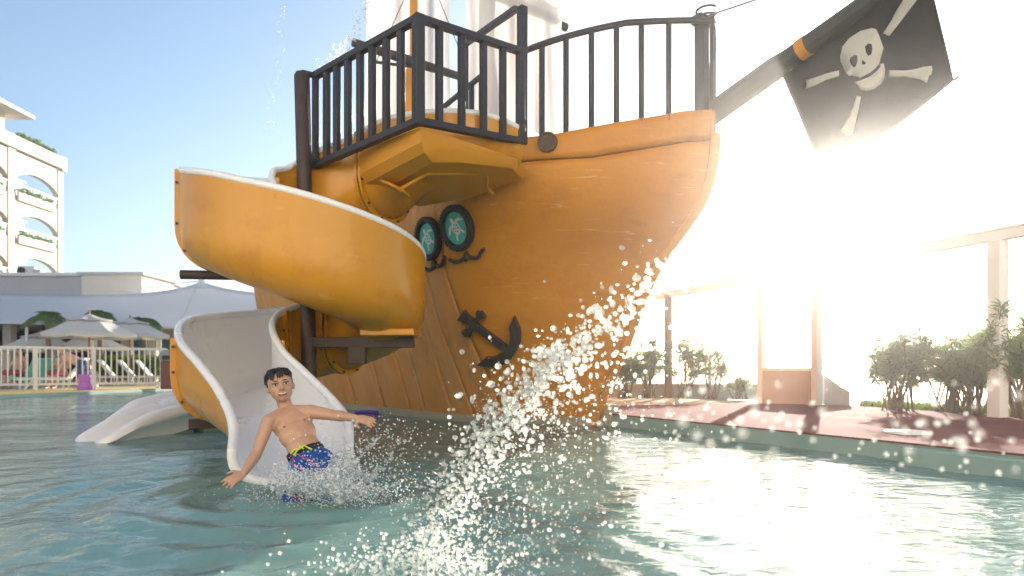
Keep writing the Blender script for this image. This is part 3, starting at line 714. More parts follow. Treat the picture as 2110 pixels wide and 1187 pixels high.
def shorts_material():
    m = bpy.data.materials.new('patterned_swim_shorts'); m.use_nodes = True; N = m.node_tree.nodes; L = m.node_tree.links; p = N['Principled BSDF']; p.inputs['Roughness'].default_value = .45
    tc = N.new('ShaderNodeTexCoord'); mp = N.new('ShaderNodeMapping'); mp.inputs['Rotation'].default_value = (0, R(-28), 0); L.new(tc.outputs['Object'], mp.inputs[0])
    nz = N.new('ShaderNodeTexNoise'); nz.inputs['Scale'].default_value = 14; L.new(mp.outputs[0], nz.inputs['Vector'])
    sx = N.new('ShaderNodeSeparateXYZ'); L.new(mp.outputs[0], sx.inputs[0])
    ad_ = N.new('ShaderNodeMath'); ad_.operation = 'MULTIPLY_ADD'; ad_.inputs[1].default_value = .05; L.new(nz.outputs[0], ad_.inputs[0]); L.new(sx.outputs[2], ad_.inputs[2])
    mr = N.new('ShaderNodeMapRange'); mr.inputs[1].default_value = .02; mr.inputs[2].default_value = .22; L.new(ad_.outputs[0], mr.inputs[0])
    rp = N.new('ShaderNodeValToRGB'); rp.color_ramp.interpolation = 'CONSTANT'; e = rp.color_ramp.elements
    cols = [(0,(.012,.06,.26)),(.12,(.55,.06,.10)),(.17,(.03,.05,.12)),(.28,(.03,.32,.38)),(.36,(.70,.72,.75)),(.40,(.03,.20,.50)),(.50,(.03,.35,.40)),(.56,(.02,.08,.30)),(.62,(.62,.07,.13)),(.66,(.015,.07,.30)),(.84,(.60,.08,.14)),(.87,(.012,.065,.28))]
    e[0].position = 0; e[0].color = (*cols[0][1],1); e[1].position = cols[1][0]; e[1].color = (*cols[1][1],1)
    for pos, c in cols[2:]:
        k = e.new(pos); k.color = (*c,1)
    L.new(mr.outputs[0], rp.inputs[0]); L.new(rp.outputs[0], p.inputs['Base Color']); return m
SHORTM = shorts_material()
hip = at(641,958,3.90); nb = at(591,846,4.05); shR = at(553,868,3.955); shL = at(637,848,4.045)
BOY = thing('person', 'barechested boy in blue patterned swim shorts splashing off the white slide with arms out', 'person', (hip.x, hip.y, 0))
TF = frame(nb-hip, shL-shR); Rr, Uu = TF.col[0], TF.col[2]; Ff = -TF.col[1]
def tp_(r, f, u): return hip+Rr*r+Ff*f+Uu*u
Lt = (nb-hip).length
elR = at(529,934,3.88); wrR = at(503,975,3.75); tipR = at(466,996,3.67)
elL = at(690,856,3.98); wrL = at(733,861,3.90); tipL = at(772,868,3.86)
body = [('ell', tp_(0,-.005,Lt*.76), TF, (.118,.078,.105)), ('ell', tp_(0,.006,Lt*.56), TF, (.108,.074,.11)), ('ell', tp_(0,.004,Lt*.32), TF, (.094,.068,.11)),
        ('ell', tp_(0,-.002,Lt*.08), TF, (.106,.078,.10)), ('ell', tp_(-.045,.036,Lt*.70), TF, (.055,.034,.045)), ('ell', tp_(.045,.036,Lt*.70), TF, (.055,.034,.045)),
        ('cap', shR, nb-Uu*.005, .040, .040), ('cap', shL, nb-Uu*.005, .040, .040), ('cap', nb-Uu*.03, nb+Uu*.07+Ff*.012, .040, .036)]
body += [('cap', shR, shR.lerp(elR,.5), .041, .037), ('cap', shR.lerp(elR,.5), elR, .037, .030), ('cap', elR, elR.lerp(wrR,.35), .031, .032), ('cap', elR.lerp(wrR,.35), wrR, .032, .0195)]
body += [('cap', shL, shL.lerp(elL,.5), .043, .038), ('cap', shL.lerp(elL,.5), elL, .038, .032), ('cap', elL, elL.lerp(wrL,.35), .033, .033), ('cap', elL.lerp(wrL,.35), wrL, .032, .0195)]
def hand(wr, tip, palm_n, thumb_side, spread, droop):
    d = (tip-wr).normalized(); n_ = Vector(palm_n); n_ = (n_-d*n_.dot(d)).normalized(); s_ = n_.cross(d).normalized()*thumb_side; o = []
    M = Matrix((s_, n_, d)).transposed()
    o.append(('ell', wr+d*.038, M, (.034,.0135,.046)))
    for k, (off, ln) in enumerate(((.025,.050),(.009,.057),(-.008,.053),(-.024,.041))):
        b0 = wr+d*.066+s_*off; dd = (d+s_*off*spread).normalized(); k1 = b0+dd*ln*.5-n_*droop*ln*.25; k2 = b0+dd*ln-n_*droop*ln
        o.append(('cap', b0-d*.02, k1, .0085, .0078)); o.append(('cap', k1, k2, .0078, .0065))
    t0 = wr+d*.018+s_*.022; t1 = t0+(d*.45+s_*.9).normalized()*.034-n_*.006; t2 = t1+(d*.85+s_*.45).normalized()*.026-n_*.008
    o.append(('cap', t0, t1, .0115, .0095)); o.append(('cap', t1, t2, .0095, .0075)); return o
body += hand(wrR, tipR, (.25,-.55,.8), -1, 9, .35)
body += hand(wrL, tipL, (.1,-.6,.8), -1, 7, .45)
hipR = tp_(-.055,.02,-.01); hipL = tp_(.055,.02,-.01)
knR = Vector((-1.16,3.52,-.10)); knL = Vector((-.98,3.54,-.11)); ftR = Vector((-1.12,3.22,-.30)); ftL = Vector((-.92,3.24,-.31))
for h_, k_, f_ in ((hipR,knR,ftR),(hipL,knL,ftL)):
    body += [('cap', h_, k_, .066, .046), ('cap', k_, f_, .046, .030), ('cap', f_, f_+Vector((0,-.12,-.03)), .028, .020)]
HC = at(577.5,797,4.04); HF = frame(at(571,756,4.05)-at(586,832,4.03), at(590,790,4.018)-at(560,797.5,3.985)); hr, hu, hf = HF.col[0], HF.col[2], -HF.col[1]
def hp_(r, f, u): return HC+hr*r+hf*f+hu*u
body += [('ell', hp_(0,-.010,.022), HF, (.074,.090,.082)), ('ell', hp_(0,.018,-.030), HF, (.062,.066,.062)), ('ell', hp_(0,.034,-.066), HF, (.037,.040,.030)),
         ('ell', hp_(.034,.048,-.022), HF, (.026,.026,.024)), ('ell', hp_(-.034,.048,-.022), HF, (.026,.026,.024)),
         ('cap', hp_(0,.080,.006), hp_(0,.094,-.022), .009, .0125), ('ell', hp_(.010,.084,-.026), HF, (.009,.009,.007)), ('ell', hp_(-.010,.084,-.026), HF, (.009,.009,.007)),
         ('ell', hp_(.074,-.010,-.004), HF, (.010,.017,.025)), ('ell', hp_(-.074,-.010,-.004), HF, (.010,.017,.025)),
         ('cap', hp_(-.040,.066,.022), hp_(.040,.066,.022), .013, .013),
         ('cap', nb+Uu*.02, hp_(0,-.01,-.055), .041, .042)]
bo = mesh_union('body', body, SKIN, BOY, .0042, 5, .5); subroot(bo, BOY)
# face
for sgn in (-1, 1):
    e = MB(); ec = hp_(sgn*.030,.0765,.004)
    MB().add([ec+HF @ Vector((v[0]*.0125, v[1]*.006, v[2]*.0056)) for v in ICO[2][0]], ICO[2][1]).build('eye', EYEW, bo)
    MB().add([ec+hf*.0035+HF @ Vector((v[0]*.0064, v[1]*.0050, v[2]*.0058)) for v in ICO[2][0]], ICO[2][1]).build('iris', EYED, bo)
    MB().tube([hp_(sgn*(.030-.017*k), .0795+.003*(1-abs(k)), .0105+.003*(1-k*k)) for k in (-1,-.5,0,.5,1)], .0024, 5).build('eyelid', BROW, bo)
    MB().tube([hp_(sgn*a_, f_, u_) for a_, f_, u_ in ((.013,.0835,.0245),(.024,.083,.0268),(.038,.077,.0255),(.050,.066,.0185))], [.0020,.0030,.0027,.0012], 6).build('eyebrow', BROW, bo)
MB().add([hp_(0,.0765,-.0545)+HF @ Vector((v[0]*.025, v[1]*.010, v[2]*(.013 if v[2] < 0 else .005))) for v in ICO[2][0]], ICO[2][1]).build('mouth', MOUTH, bo)
MB().tube([hp_(a_, .0835-7*a_*a_, -.0535+14*a_*a_) for a_ in np.linspace(-.021,.021,9)], [.0015,.0034,.004,.0042,.0042,.0042,.004,.0034,.0015], 6).build('teeth', TEETH, bo)
MB().tube([hp_(a_, .0835-11*a_*a_, -.0490+17*a_*a_) for a_ in np.linspace(-.027,.027,9)], [.001,.0018,.0022,.0025,.0023,.0025,.0022,.0018,.001], 6).build('lip', LIPM, bo)
MB().tube([hp_(a_, .0815-11*a_*a_, -.0690+40*a_*a_) for a_ in np.linspace(-.026,.026,9)], [.001,.002,.0027,.003,.0032,.003,.0027,.002,.001], 6).build('lip', LIPM, bo)
for sgn in (-1, 1):
    MB().add([tp_(sgn*.060,.070,Lt*.655)+TF @ Vector((v[0]*.008, v[1]*.005, v[2]*.007)) for v in ICO[1][0]], ICO[1][1]).build('nipple', mat('skin_darker', (.25,.10,.07), .5), bo)
# hair: a close cap plus wet locks combed from the crown
hs = [('ell', hp_(0,-.020,.048), HF, (.0775,.086,.064)), ('ell', hp_(0,-.052,.015), HF, (.072,.056,.075)), ('ell', hp_(-.066,-.012,.026), HF, (.013,.034,.036)), ('ell', hp_(.066,-.014,.026), HF, (.013,.032,.036))]
hr2 = np.random.default_rng(3); crown = (0.008,-.02,.110)
for k in range(70):
    az = hr2.uniform(-2.6,2.6); x_ = math.sin(az)*.074; y_ = math.cos(az)*.080; low = .050+.018*abs(math.sin(az))-.010*(az < .1 and abs(az) < .7)-(.045 if abs(az) > 1.3 else 0)*hr2.random()
    if abs(az) < 1.0: low += hr2.normal(.002,.010)
    midp_ = hp_(x_*.72+hr2.normal(0,.006), y_*.72-.012, .097+hr2.normal(0,.003)); m2_ = hp_(x_*1.0, y_*1.0-.006, .070+hr2.normal(0,.004)); tip = hp_(x_*1.05-.006, y_*1.07-.002, low)
    c_ = hp_(crown[0]+hr2.normal(0,.012), crown[1]+hr2.normal(0,.012), crown[2])
    hs += [('cap', c_, midp_, .0075, .0080), ('cap', midp_, m2_, .0080, .0070), ('cap', m2_, tip, .0068, .0026)]
ho = mesh_union('hair', hs, HAIR, BOY, .0028, 1, .4)
# shorts, waistband, cord
sh = [('ell', tp_(0,.0,.015), TF, (.116,.090,.075)), ('ell', tp_(0,.0,.055), TF, (.109,.085,.030)), ('cap', hipR, hipR.lerp(knR,.66), .080, .074), ('cap', hipL, hipL.lerp(knL,.66), .080, .074)]
so = mesh_union('swim_shorts', sh, SHORTM, BOY, .005, 4, .5); subroot(so, BOY)
ring = [tp_(.104*math.cos(a), .081*math.sin(a)+.002, .080+.006*math.cos(2*a)) for a in np.linspace(0, 2*math.pi, 41)]
wb = MB(); wb.grid([[p+Uu*k for p in ring] for k in (-.015,.015)]); wbo = wb.build('waistband', mat('black_waistband', (.012,.012,.014), .6, (.03,.03,.03), 60, .5), so, solid=.006)
cord = MB(); c0 = tp_(-.035,.092,.075)
cord.tube([c0+Rr*a+Uu*b+Ff*c for a, b, c in ((-.055,-.004,-.006),(-.03,.008,.0),(0,.0,.004),(.03,.012,.002),(.045,-.012,.004),(.06,-.030,.004))], .0048, 6)
cord.tube([c0+Rr*a+Uu*b+Ff*c for a, b, c in ((-.045,-.022,-.002),(-.02,-.006,.004),(.01,.01,.006),(.02,-.01,.006))], .0048, 6)
cord.build('draw_cord', mat('lime_cord', (.55,.75,.03), .6), so)
# ------------------------------------------------------------------ water in the air
def drop_material(name, tr_, gl_, tint=(.96,.97,.98)):
    m = bpy.data.materials.new(name); m.use_nodes = True; N = m.node_tree.nodes; L = m.node_tree.links; N.clear(); o = N.new('ShaderNodeOutputMaterial')
    a = N.new('ShaderNodeBsdfTranslucent'); a.inputs[0].default_value = (*tint,1); b = N.new('ShaderNodeBsdfGlossy'); b.inputs['Roughness'].default_value = .12
    c = N.new('ShaderNodeBsdfTransparent'); c.inputs[0].default_value = (.97,.99,.99,1); d = N.new('ShaderNodeBsdfDiffuse'); d.inputs[0].default_value = (*tint,1)
    m0 = N.new('ShaderNodeMixShader'); m0.inputs[0].default_value = .08; L.new(a.outputs[0], m0.inputs[1]); L.new(d.outputs[0], m0.inputs[2])
    m1 = N.new('ShaderNodeMixShader'); m1.inputs[0].default_value = tr_; L.new(m0.outputs[0], m1.inputs[1]); L.new(c.outputs[0], m1.inputs[2])
    m2 = N.new('ShaderNodeMixShader'); m2.inputs[0].default_value = gl_; L.new(m1.outputs[0], m2.inputs[1]); L.new(b.outputs[0], m2.inputs[2]); L.new(m2.outputs[0], o.inputs[0]); return m
DROPM = drop_material('sunlit_droplets', .45, .08, (1.0,.97,.91)); SHEETM = drop_material('splash_water', .55, .14, (.90,.95,.95)); FOAMM = drop_material('white_splash_drops', .15, .10); FOAMM.node_tree.nodes['Mix Shader'].inputs[0].default_value = .6
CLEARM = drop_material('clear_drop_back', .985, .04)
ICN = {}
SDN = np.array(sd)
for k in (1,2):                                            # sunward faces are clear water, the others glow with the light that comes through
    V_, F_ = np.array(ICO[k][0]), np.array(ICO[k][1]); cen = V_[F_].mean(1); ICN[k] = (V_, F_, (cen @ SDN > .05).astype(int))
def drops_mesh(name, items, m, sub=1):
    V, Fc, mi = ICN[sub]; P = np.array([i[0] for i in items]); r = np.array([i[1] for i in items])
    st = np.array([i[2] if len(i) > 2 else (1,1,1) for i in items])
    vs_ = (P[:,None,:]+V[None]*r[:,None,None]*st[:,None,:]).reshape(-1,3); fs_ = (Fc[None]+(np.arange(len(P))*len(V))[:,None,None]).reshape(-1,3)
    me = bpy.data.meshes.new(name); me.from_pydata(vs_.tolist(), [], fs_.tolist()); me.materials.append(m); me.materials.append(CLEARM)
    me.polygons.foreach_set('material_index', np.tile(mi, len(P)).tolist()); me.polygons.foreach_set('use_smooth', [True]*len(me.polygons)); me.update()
    o = bpy.data.objects.new(name, me); COL.objects.link(o); o['kind'] = 'stuff'; return o
dr = np.random.default_rng(21)
# jet thrown from the bow towards the viewer: a falling arc in world space
jp = [at(1384,535,6.55), at(1305,618,5.25), at(1212,702,4.35), at(1115,785,3.75), at(1030,875,3.25), at(958,985,2.85), at(902,1090,2.5), at(862,1186,2.2)]
J = cr([tuple(p) for p in jp], 12); nJ = len(J)
items = []; small = []
def jet_pt(f):
    k = f*(nJ-1); i = min(int(k), nJ-2); return Vector(J[i]).lerp(Vector(J[i+1]), k-i)
jd = (jp[-1]-jp[0]).normalized()
for k in range(3500):
    f = dr.random()**.75; c = jet_pt(f); w = .15*(1-f)+.115
    core = dr.random() < .72
    off = dr.normal(0, w*(.42 if core else 1.0), 3); off[1] *= 1.2
    if not core: off[0] += abs(dr.normal(0, .34*f+.05)); off[2] -= abs(dr.normal(0, .12))
    p = c+Vector(off)
    if p.z < .01: p.z = dr.uniform(.0,.05)
    r = float(np.clip(dr.lognormal(math.log(.0120*(1-f)**1.4+.0027), .62), .0012, .032*(1-f)**1.3+.0055 if core else .018*(1-f)+.0040))
    if f < .30 and dr.random() < .55: continue
    s1 = dr.uniform(1,1.6) if dr.random() < .2 else dr.uniform(.85,1.15)
    (items if r > .006 else small).append((tuple(p), r, (1/s1**.5*dr.uniform(.8,1.3),1/s1**.5,s1)))
for k in range(2300):                                      # fine mist where the jet breaks up
    f = .45+.55*dr.random(); c = jet_pt(f); p = c+Vector((dr.normal(0,.16)+abs(dr.normal(0,.20)), dr.normal(0,.22), dr.normal(0,.10)))
    if p.z < .0: p.z = abs(dr.normal(0,.05))
    small.append((tuple(p), dr.uniform(.0012,.0032)))
tag_ = drops_mesh('jet_spray', items, DROPM, 2); tag_['label'] = 'sunlit jet of water falling from the bow into the pool'; tag_['category'] = 'spray'
tag_ = drops_mesh('jet_mist', small, DROPM, 1); tag_['label'] = 'fine mist of small drops round the falling jet'; tag_['category'] = 'spray'
# white water where the jet lands
land = [((jp[-1].x+dr.normal(-.02,.17), 2.34+dr.normal(0,.16), abs(dr.normal(0,.035))), dr.uniform(.002,.010)) for k in range(900)]
o = drops_mesh('landing_foam', land, DROPM, 1); o['label'] = 'white churned water where the jet lands'; o['category'] = 'foam'
# stray drops drifting past on the right, nearest ones close to the viewer
st_ = []
for k in range(150):
    px, py = dr.uniform(1230,2110), dr.normal(900,70); Y = dr.uniform(.55,1.5) if px > 1350 else dr.uniform(1.2,3.2); p = at(px, min(py,1080), Y)
    st_.append((tuple(p), dr.uniform(.0022,.0050)*(.7+.35*Y)))
for k in range(240):
    px = dr.uniform(1090,1500); py = dr.uniform(820,1187); Y = dr.uniform(1.6,4.0); p = at(px,py,Y)
    if p.z > .02: st_.append((tuple(p), dr.uniform(.0022,.0055)))
DRIFTM = drop_material('clear_drifting_drops', .68, .06, (1.0,.96,.90)); o = drops_mesh('drifting_drops', st_, DRIFTM, 2); o['label'] = 'scattered drops drifting in front of the red deck'; o['category'] = 'drops'
# trickle of drops falling past the platform rail
tr3 = []
for k in range(260):
    f = dr.random(); p = at(760-95*f**1.4+dr.normal(0,8), 0+150*f+dr.normal(0,8), 6.9); tr3.append((tuple(p), dr.uniform(.004,.013)))
for k in range(120):
    f = dr.random(); p = at(662+dr.normal(0,10)-10*f, 120+240*f, 6.9); tr3.append((tuple(p), dr.uniform(.003,.008)))
for k in range(80):
    f = dr.random(); p = at(585-30*f+dr.normal(0,7), 10+280*f, 7.2); tr3.append((tuple(p), dr.uniform(.002,.006)))
o = drops_mesh('falling_drops', tr3, DROPM, 1); o['label'] = 'thin trickle of drops falling beside the platform rail'; o['category'] = 'drops'
# splash thrown up round the boy: ragged sheets plus drops
spl = []; sd2 = []
def tongue(p0, p1, p2, r0, r1, n_):
    for k in range(n_):
        f = k/(n_-1); c = p0*(1-f)**2+p1*2*f*(1-f)+p2*f*f; r_ = r0+(r1-r0)*f
        spl.append((c+Vector(dr.normal(0,.010,3)), r_*dr.uniform(.55,1.2)))
        for q in range(5): sd2.append((tuple(c+Vector(dr.normal(0,.03+.03*f,3))+Vector((0,0,.015))), float(dr.uniform(.0015,.0055))))
tongue(at(672,1010,3.55), at(690,905,3.6), at(735,950,3.6), .030, .010, 26)
tongue(at(690,1015,3.5), at(745,925,3.6), at(800,880,3.65), .028, .006, 28)
tongue(at(715,1020,3.5), at(790,970,3.55), at(845,885,3.6), .026, .005, 30)
tongue(at(660,1015,3.5), at(720,950,3.5), at(760,985,3.5), .030, .012, 24)
tongue(at(640,1020,3.5), at(600,950,3.6), at(575,985,3.6), .026, .008, 22)
tongue(at(600,1020,3.5), at(580,970,3.55), at(556,1000,3.55), .020, .006, 18)
tongue(at(620,1000,3.5), at(640,955,3.5), at(676,985,3.5), .022, .010, 20)
tongue(at(700,1030,3.4), at(800,1010,3.45), at(850,985,3.5), .022, .005, 26)
tongue(at(575,1012,3.42), at(610,965,3.42), at(650,990,3.42), .030, .022, 24)
tongue(at(640,1012,3.42), at(670,962,3.42), at(715,1000,3.42), .032, .020, 24)
tongue(at(600,1005,3.40), at(655,985,3.40), at(700,1010,3.40), .028, .026, 26)
mb = MB()
for c, r_ in spl: mb.ball(c, r_, 2, scale=(dr.uniform(.8,1.5), dr.uniform(.6,1), dr.uniform(.7,1.4)))
so_ = mb.build('splash_sheet', SHEETM, None, ang=180); md = so_.modifiers.new('u','REMESH'); md.mode = 'VOXEL'; md.voxel_size = .0065; md.use_smooth_shade = True
tx = bpy.data.textures.new('ripples', 'CLOUDS'); tx.noise_scale = .03
md = so_.modifiers.new('ragged','DISPLACE'); md.texture = tx; md.strength = .022; md.mid_level = .55
so_['kind'] = 'stuff'; so_['label'] = 'curling sheets of water thrown up round the boy'; so_['category'] = 'splash'
for k in range(700):
    px = dr.normal(745,62); py = dr.normal(950,42); Y = dr.normal(3.6,.14); p = at(px,py,Y)
    if p.z > .0: sd2.append((tuple(p), float(np.clip(dr.lognormal(math.log(.0024),.6),.0008,.009))))
for k in range(1700):
    px = dr.normal(690,85); py = dr.normal(1018,24); Y = dr.normal(3.5,.12); p = at(px,py,Y); p.z = max(p.z, abs(dr.normal(0,.012)))
    sd2.append((tuple(p), float(dr.uniform(.0009,.0045))))
for k in range(2600):
    px = dr.normal(650,48); py = dr.normal(996,13); p = at(px,py,dr.normal(3.42,.05))
    if p.z > -.01: sd2.append((tuple(p), float(np.clip(dr.lognormal(math.log(.0024),.6),.0008,.010))))
o = drops_mesh('splash_drops', sd2, FOAMM, 1); o['label'] = 'drops flying off the splash beside the boy'; o['category'] = 'splash'
# ------------------------------------------------------------------ left background
CREAM = mat('cream_stucco', (.72,.66,.58), .85, (.66,.60,.52), 1.5, .6, .1, 20); GREYW = mat('grey_stucco', (.55,.54,.54), .85, (.48,.47,.47), .8, .6)
GLASSB = mat('blue_window', (.05,.16,.26), .08, (.07,.20,.30), .7, .5, spec=.8); TENTM = mat('tent_membrane', (.90,.92,.95), .7, (.86,.88,.92), .5, .6, trans=.5)
FENCEW = mat('fence_white', (.80,.78,.74), .5, (.72,.70,.66), 6, .6); WOODP = mat('umbrella_wood', (.42,.20,.07), .5, (.34,.15,.05), 8, .6); CANV = mat('umbrella_canvas', (.86,.84,.80), .85, (.82,.80,.76), 3, .6, trans=.42)
MINT = mat('mint_sling', (.12,.50,.42), .7, (.16,.56,.48), 8, .6); LOUNGE = mat('lounger_plastic', (.70,.70,.66), .55, (.62,.62,.58), 5, .6); PURP = mat('purple_cloth', (.52,.20,.62), .8, (.44,.15,.55), 9, .6, .4, 30)
LEAFD = mat('palm_leaf', (.13,.22,.045), .5, (.19,.29,.07), 3, .6, trans=.4); HEDGEM = mat('hedge_leaf', (.10,.17,.015), .55, (.17,.25,.03), 4, .6, trans=.45); TRUNK = mat('palm_trunk', (.20,.15,.10), .9, (.28,.21,.14), 12, .6, .6, 30)
BINR = mat('maroon_bin', (.16,.045,.040), .5, (.20,.06,.055), 4, .6); BING = mat('grey_hood', (.20,.21,.24), .35, (.26,.27,.30), 4, .6); BEIGE = mat('beige_block', (.60,.47,.30), .85, (.54,.42,.27), .6, .6)

def hotel():
    X0 = -34.4; T = thing('hotel_building', 'cream hotel block with stacked arched balconies rising behind the pool', 'building', (X0-4,48,.06))
    Y0, Y1 = 47.1, 51.5; bays = [(Y0,Y1), (42.0,46.4), (36.9,41.3)]
    for b0, b1 in bays: pass
    wallY = [(51.5,52.1),(46.4,47.1),(41.3,42.0),(36.2,36.9)]
    for a, b in wallY: MB().box((X0-.2,(a+b)/2,8.35), (.42,b-a,16.6)).build('pier', CREAM, T, smooth=False)
    for fl, zt in enumerate((14.6,11.6,8.6,5.6,2.6)):
        for a, b in bays:
            zb = zt-1.85; n_ = 14; ys_ = np.linspace(b, a, n_)
            poly = [(X0-.03,a,zt+1.16),(X0-.03,b,zt+1.16)] + [(X0-.03, y_, zt-.75+.75*math.sin(math.pi*(i/(n_-1)))**.6) for i, y_ in enumerate(ys_)]
            MB().extrude(poly, (-.36,0,0)).build('arch', CREAM, T, smooth=False)
            if fl < 3 and zb > 1:
                pr = MB().box((X0+.06,(a+b)/2-.15,zb-.05), (.14,(b-a)-.55,.62)).build('parapet', CREAM, T, smooth=False)
                MB().box((X0-.03,(a+b)/2,zb+.55), (.02,b-a-.3,.42)).build('glass_rail', mat('balcony_glass', (.45,.62,.70), .1, spec=.7) if 'balcony_glass' not in bpy.data.materials else bpy.data.materials['balcony_glass'], T, smooth=False)
                MB().bar((X0-.03,a,zb+.80), (X0-.03,b,zb+.80), .06).build('hand_rail', WHITEP, T, smooth=False)
                w = MB().box((X0-2.72,b-.75,zt-.95), (.12,1.9,2.3)).build('window', GLASSB, T, smooth=False)
                subroot(w, T); MB().box((X0-2.63,b-.75,zt-.95), (.05,.08,2.3)).build('mullion', WHITEP, w, smooth=False); MB().box((X0-2.63,b-.75,zt+.24), (.08,2.1,.1)).build('lintel', WHITEP, w, smooth=False)
                lv = MB(); r_ = np.random.default_rng(int(zt*10+a))
                for k in range(170):
                    c = Vector((X0+.05+r_.normal(0,.10), r_.uniform(a+.3,b-.6), zb+.27+abs(r_.normal(0,.16)))); d = Vector(r_.normal(0,1,3)).normalized()*.16; e = Vector(r_.normal(0,1,3)).normalized()*.06
                    lv.add([c-d,c+e,c+d,c-e], [(0,1,2,3)])
                lv.build('balcony_plants', LEAFD, T, smooth=False, fix=False, kind='stuff')
            MB().box((X0-1.5,(a+b)/2,zt+1.0), (2.6,b-a+.5,.30)).build('floor_slab', CREAM, T, smooth=False)
    MB().box((X0-2.9,41.6,8.35), (.3,15.5,16.6)).build('back_wall', CREAM, T, smooth=False)
    MB().box((X0-1.55,52.0,1.6), (2.4,.25,3.2)).build('end_wall', CREAM, T, smooth=False)
    MB().box((X0-.1,44.2,16.35), (.55,16.2,.9)).build('roof_parapet', CREAM, T, smooth=False)
    MB().box((X0-.12,52.0,16.3), (.6,.5,1.1)).build('roof_corner', CREAM, T, smooth=False)
    lv = MB(); r_ = np.random.default_rng(77)
    for k in range(300):
        c = Vector((X0+r_.normal(0,.12), r_.uniform(47.3,51.2), 16.85+abs(r_.normal(0,.16)))); d = Vector(r_.normal(0,1,3)).normalized()*.18; e = Vector(r_.normal(0,1,3)).normalized()*.07; lv.add([c-d,c+e,c+d,c-e], [(0,1,2,3)])
    lv.build('roof_plants', LEAFD, T, smooth=False, fix=False, kind='stuff')
    MB().box((X0-2.2,44.0,17.3), (3.0,6.0,2.2)).build('penthouse', CREAM, T, smooth=False)
    w = MB().box((X0-.68,45.6,17.5), (.08,1.3,1.2)).build('window', GLASSB, T, smooth=False)
    MB().box((X0-1.6,44.0,18.5), (4.2,8.6,.28)).build('roof_slab', CREAM, T, smooth=False)
    MB().box((X0-6.2,40,8.35), (5.5,24,16.6)).build('rear_block', CREAM, T, smooth=False)
hotel()
def restaurant():
    T = thing('restaurant_building', 'long grey flat-roofed restaurant with a taller roof box behind the tent', 'building', (-24,36,.06))
    a, b = at(-260,0,36).x, at(290,0,36).x; zt = CAM_H-(570-HY)/F*36
    MB().box(((a+b)/2,38,(zt+3.0)/2), (b-a,4.6,zt-3.0)).build('upper_wall', GREYW, T, smooth=False)
    MB().box(((a+b)/2,38,zt+.06), (b-a+.4,5.0,.16)).build('coping', WHITEP, T, smooth=False)
    x0, x1 = at(168,0,34).x, at(292,0,34).x; z1 = CAM_H-(566-HY)/F*34
    MB().box(((x0+x1)/2,35.6,(z1+3.0)/2), (x1-x0,3.2,z1-3.0)).build('roof_box', CREAM, T, smooth=False)
    MB().box(((x0+x1)/2,35.6,z1+.05), (x1-x0+.3,3.5,.14)).build('box_coping', GREYW, T, smooth=False)
    MB().box((a*.5+b*.5-2,40.5,1.6), (b-a+6,.4,3.2)).build('inner_wall', DARK, T, smooth=False)  # near-black colour stands in for the shade deep under the canopy
    MB().box(((a+b)/2,37.3,3.0), (b-a+8,7.0,.25)).build('ceiling', GREYW, T, smooth=False)
    for px in (-60,20,110,200,262,318,372): MB().box((at(px,0,34.2).x,34.2,1.5), (.42,.42,3.0)).build('column', CREAM, T, smooth=False)
    for px in (228,290,345,400):
        c = at(px,0,38).x; f = MB().box((c,39.9,1.75), (1.5,.12,1.5)).build('window', GLASSB, T, smooth=False); subroot(f, T); MB().box((c,39.82,1.75), (.07,.08,1.5)).build('mullion', WHITEP, f, smooth=False)
    MB().box((at(330,0,33.6).x,33.6,2.35), (6.5,.25,.35)).build('beam', mat('brown_fascia', (.30,.20,.12), .7), T, smooth=False)
    ac = thing('roof_machine', 'pale metal roof machine standing on the grey parapet', 'machine', at(62,568,36.2)); c = at(62,560,36.2)
    MB().box(c, (.9,.7,.5)).build('casing', WHITEP, ac, bevel=.04); MB().box(c+Vector((.55,-.1,-.05)), (.4,.5,.3)).build('duct', GREYW, ac, bevel=.05); MB().tube([c+Vector((-.2,-.36,.0)), c+Vector((-.2,-.44,.0))], .2, 12).build('fan_grille', DARK, ac)
restaurant()
def tent():
    T = thing('tensile_tent', 'pale blue-white tensile tent with a pointed peak beside the slide', 'tent', at(400,0,31)*1.0)
    T.location.z = .06; ORG[T.name] = tuple(T.location)
    rows = []
    xs_ = np.linspace(-330, 620, 96)
    for j in range(15):
        v = j/14; row = []
        for x_ in xs_:
            d1 = abs(x_-402)/90; d2 = abs(x_+190)/110
            ridge = 607-30*math.exp(-d1*1.15)-26*math.exp(-d2*1.1)+7*math.sin((x_-402)/592*math.pi)*0
            eave = 674-6*math.sin((x_+330)/160)
            y_ = ridge+(eave-ridge)*(v**.80); Yd = 31.2-1.8*v
            p = Vector(((x_-CX)/F*30.5, Yd, CAM_H-(y_-HY)/F*30.5)); row.append(p)
        rows.append(row)
    back = [[Vector((p.x, 31.2+1.8*v, p.z-(1.2*v**.8))) for p in rows[0]] for v in np.linspace(.1,1,8)]
    MB().grid(list(reversed(back))+rows).build('membrane', TENTM, T, ang=180, fix=False, solid=.03)
    pk = Vector(((402-CX)/F*30.5, 31.2, CAM_H-(574-HY)/F*30.5))
    MB().tube([(pk.x,pk.y,.06), pk+Vector((0,0,.1))], .07, 10).build('mast', WHITEP, T)
    MB().lathe([(.35,-.35),(.18,-.1),(.12,.12),(0,.14)], pk, 16).build('peak_cap', TENTM, T)
    MB().tube([pk, at(235,602,34.0)], .03, 6).build('guy_cable', WHITEP, T)
    se = [rows[j][72] for j in range(15)]; MB().tube([p+Vector((0,-.04,.03)) for p in se], .025, 6).build('seam', WHITEP, T)
    for px in (55,190,330): 
        p = at(px,700,29.6); MB().tube([(p.x,29.6,.06), (p.x,29.6,2.5)], .06, 8).build('edge_post', WHITEP, T)
tent()
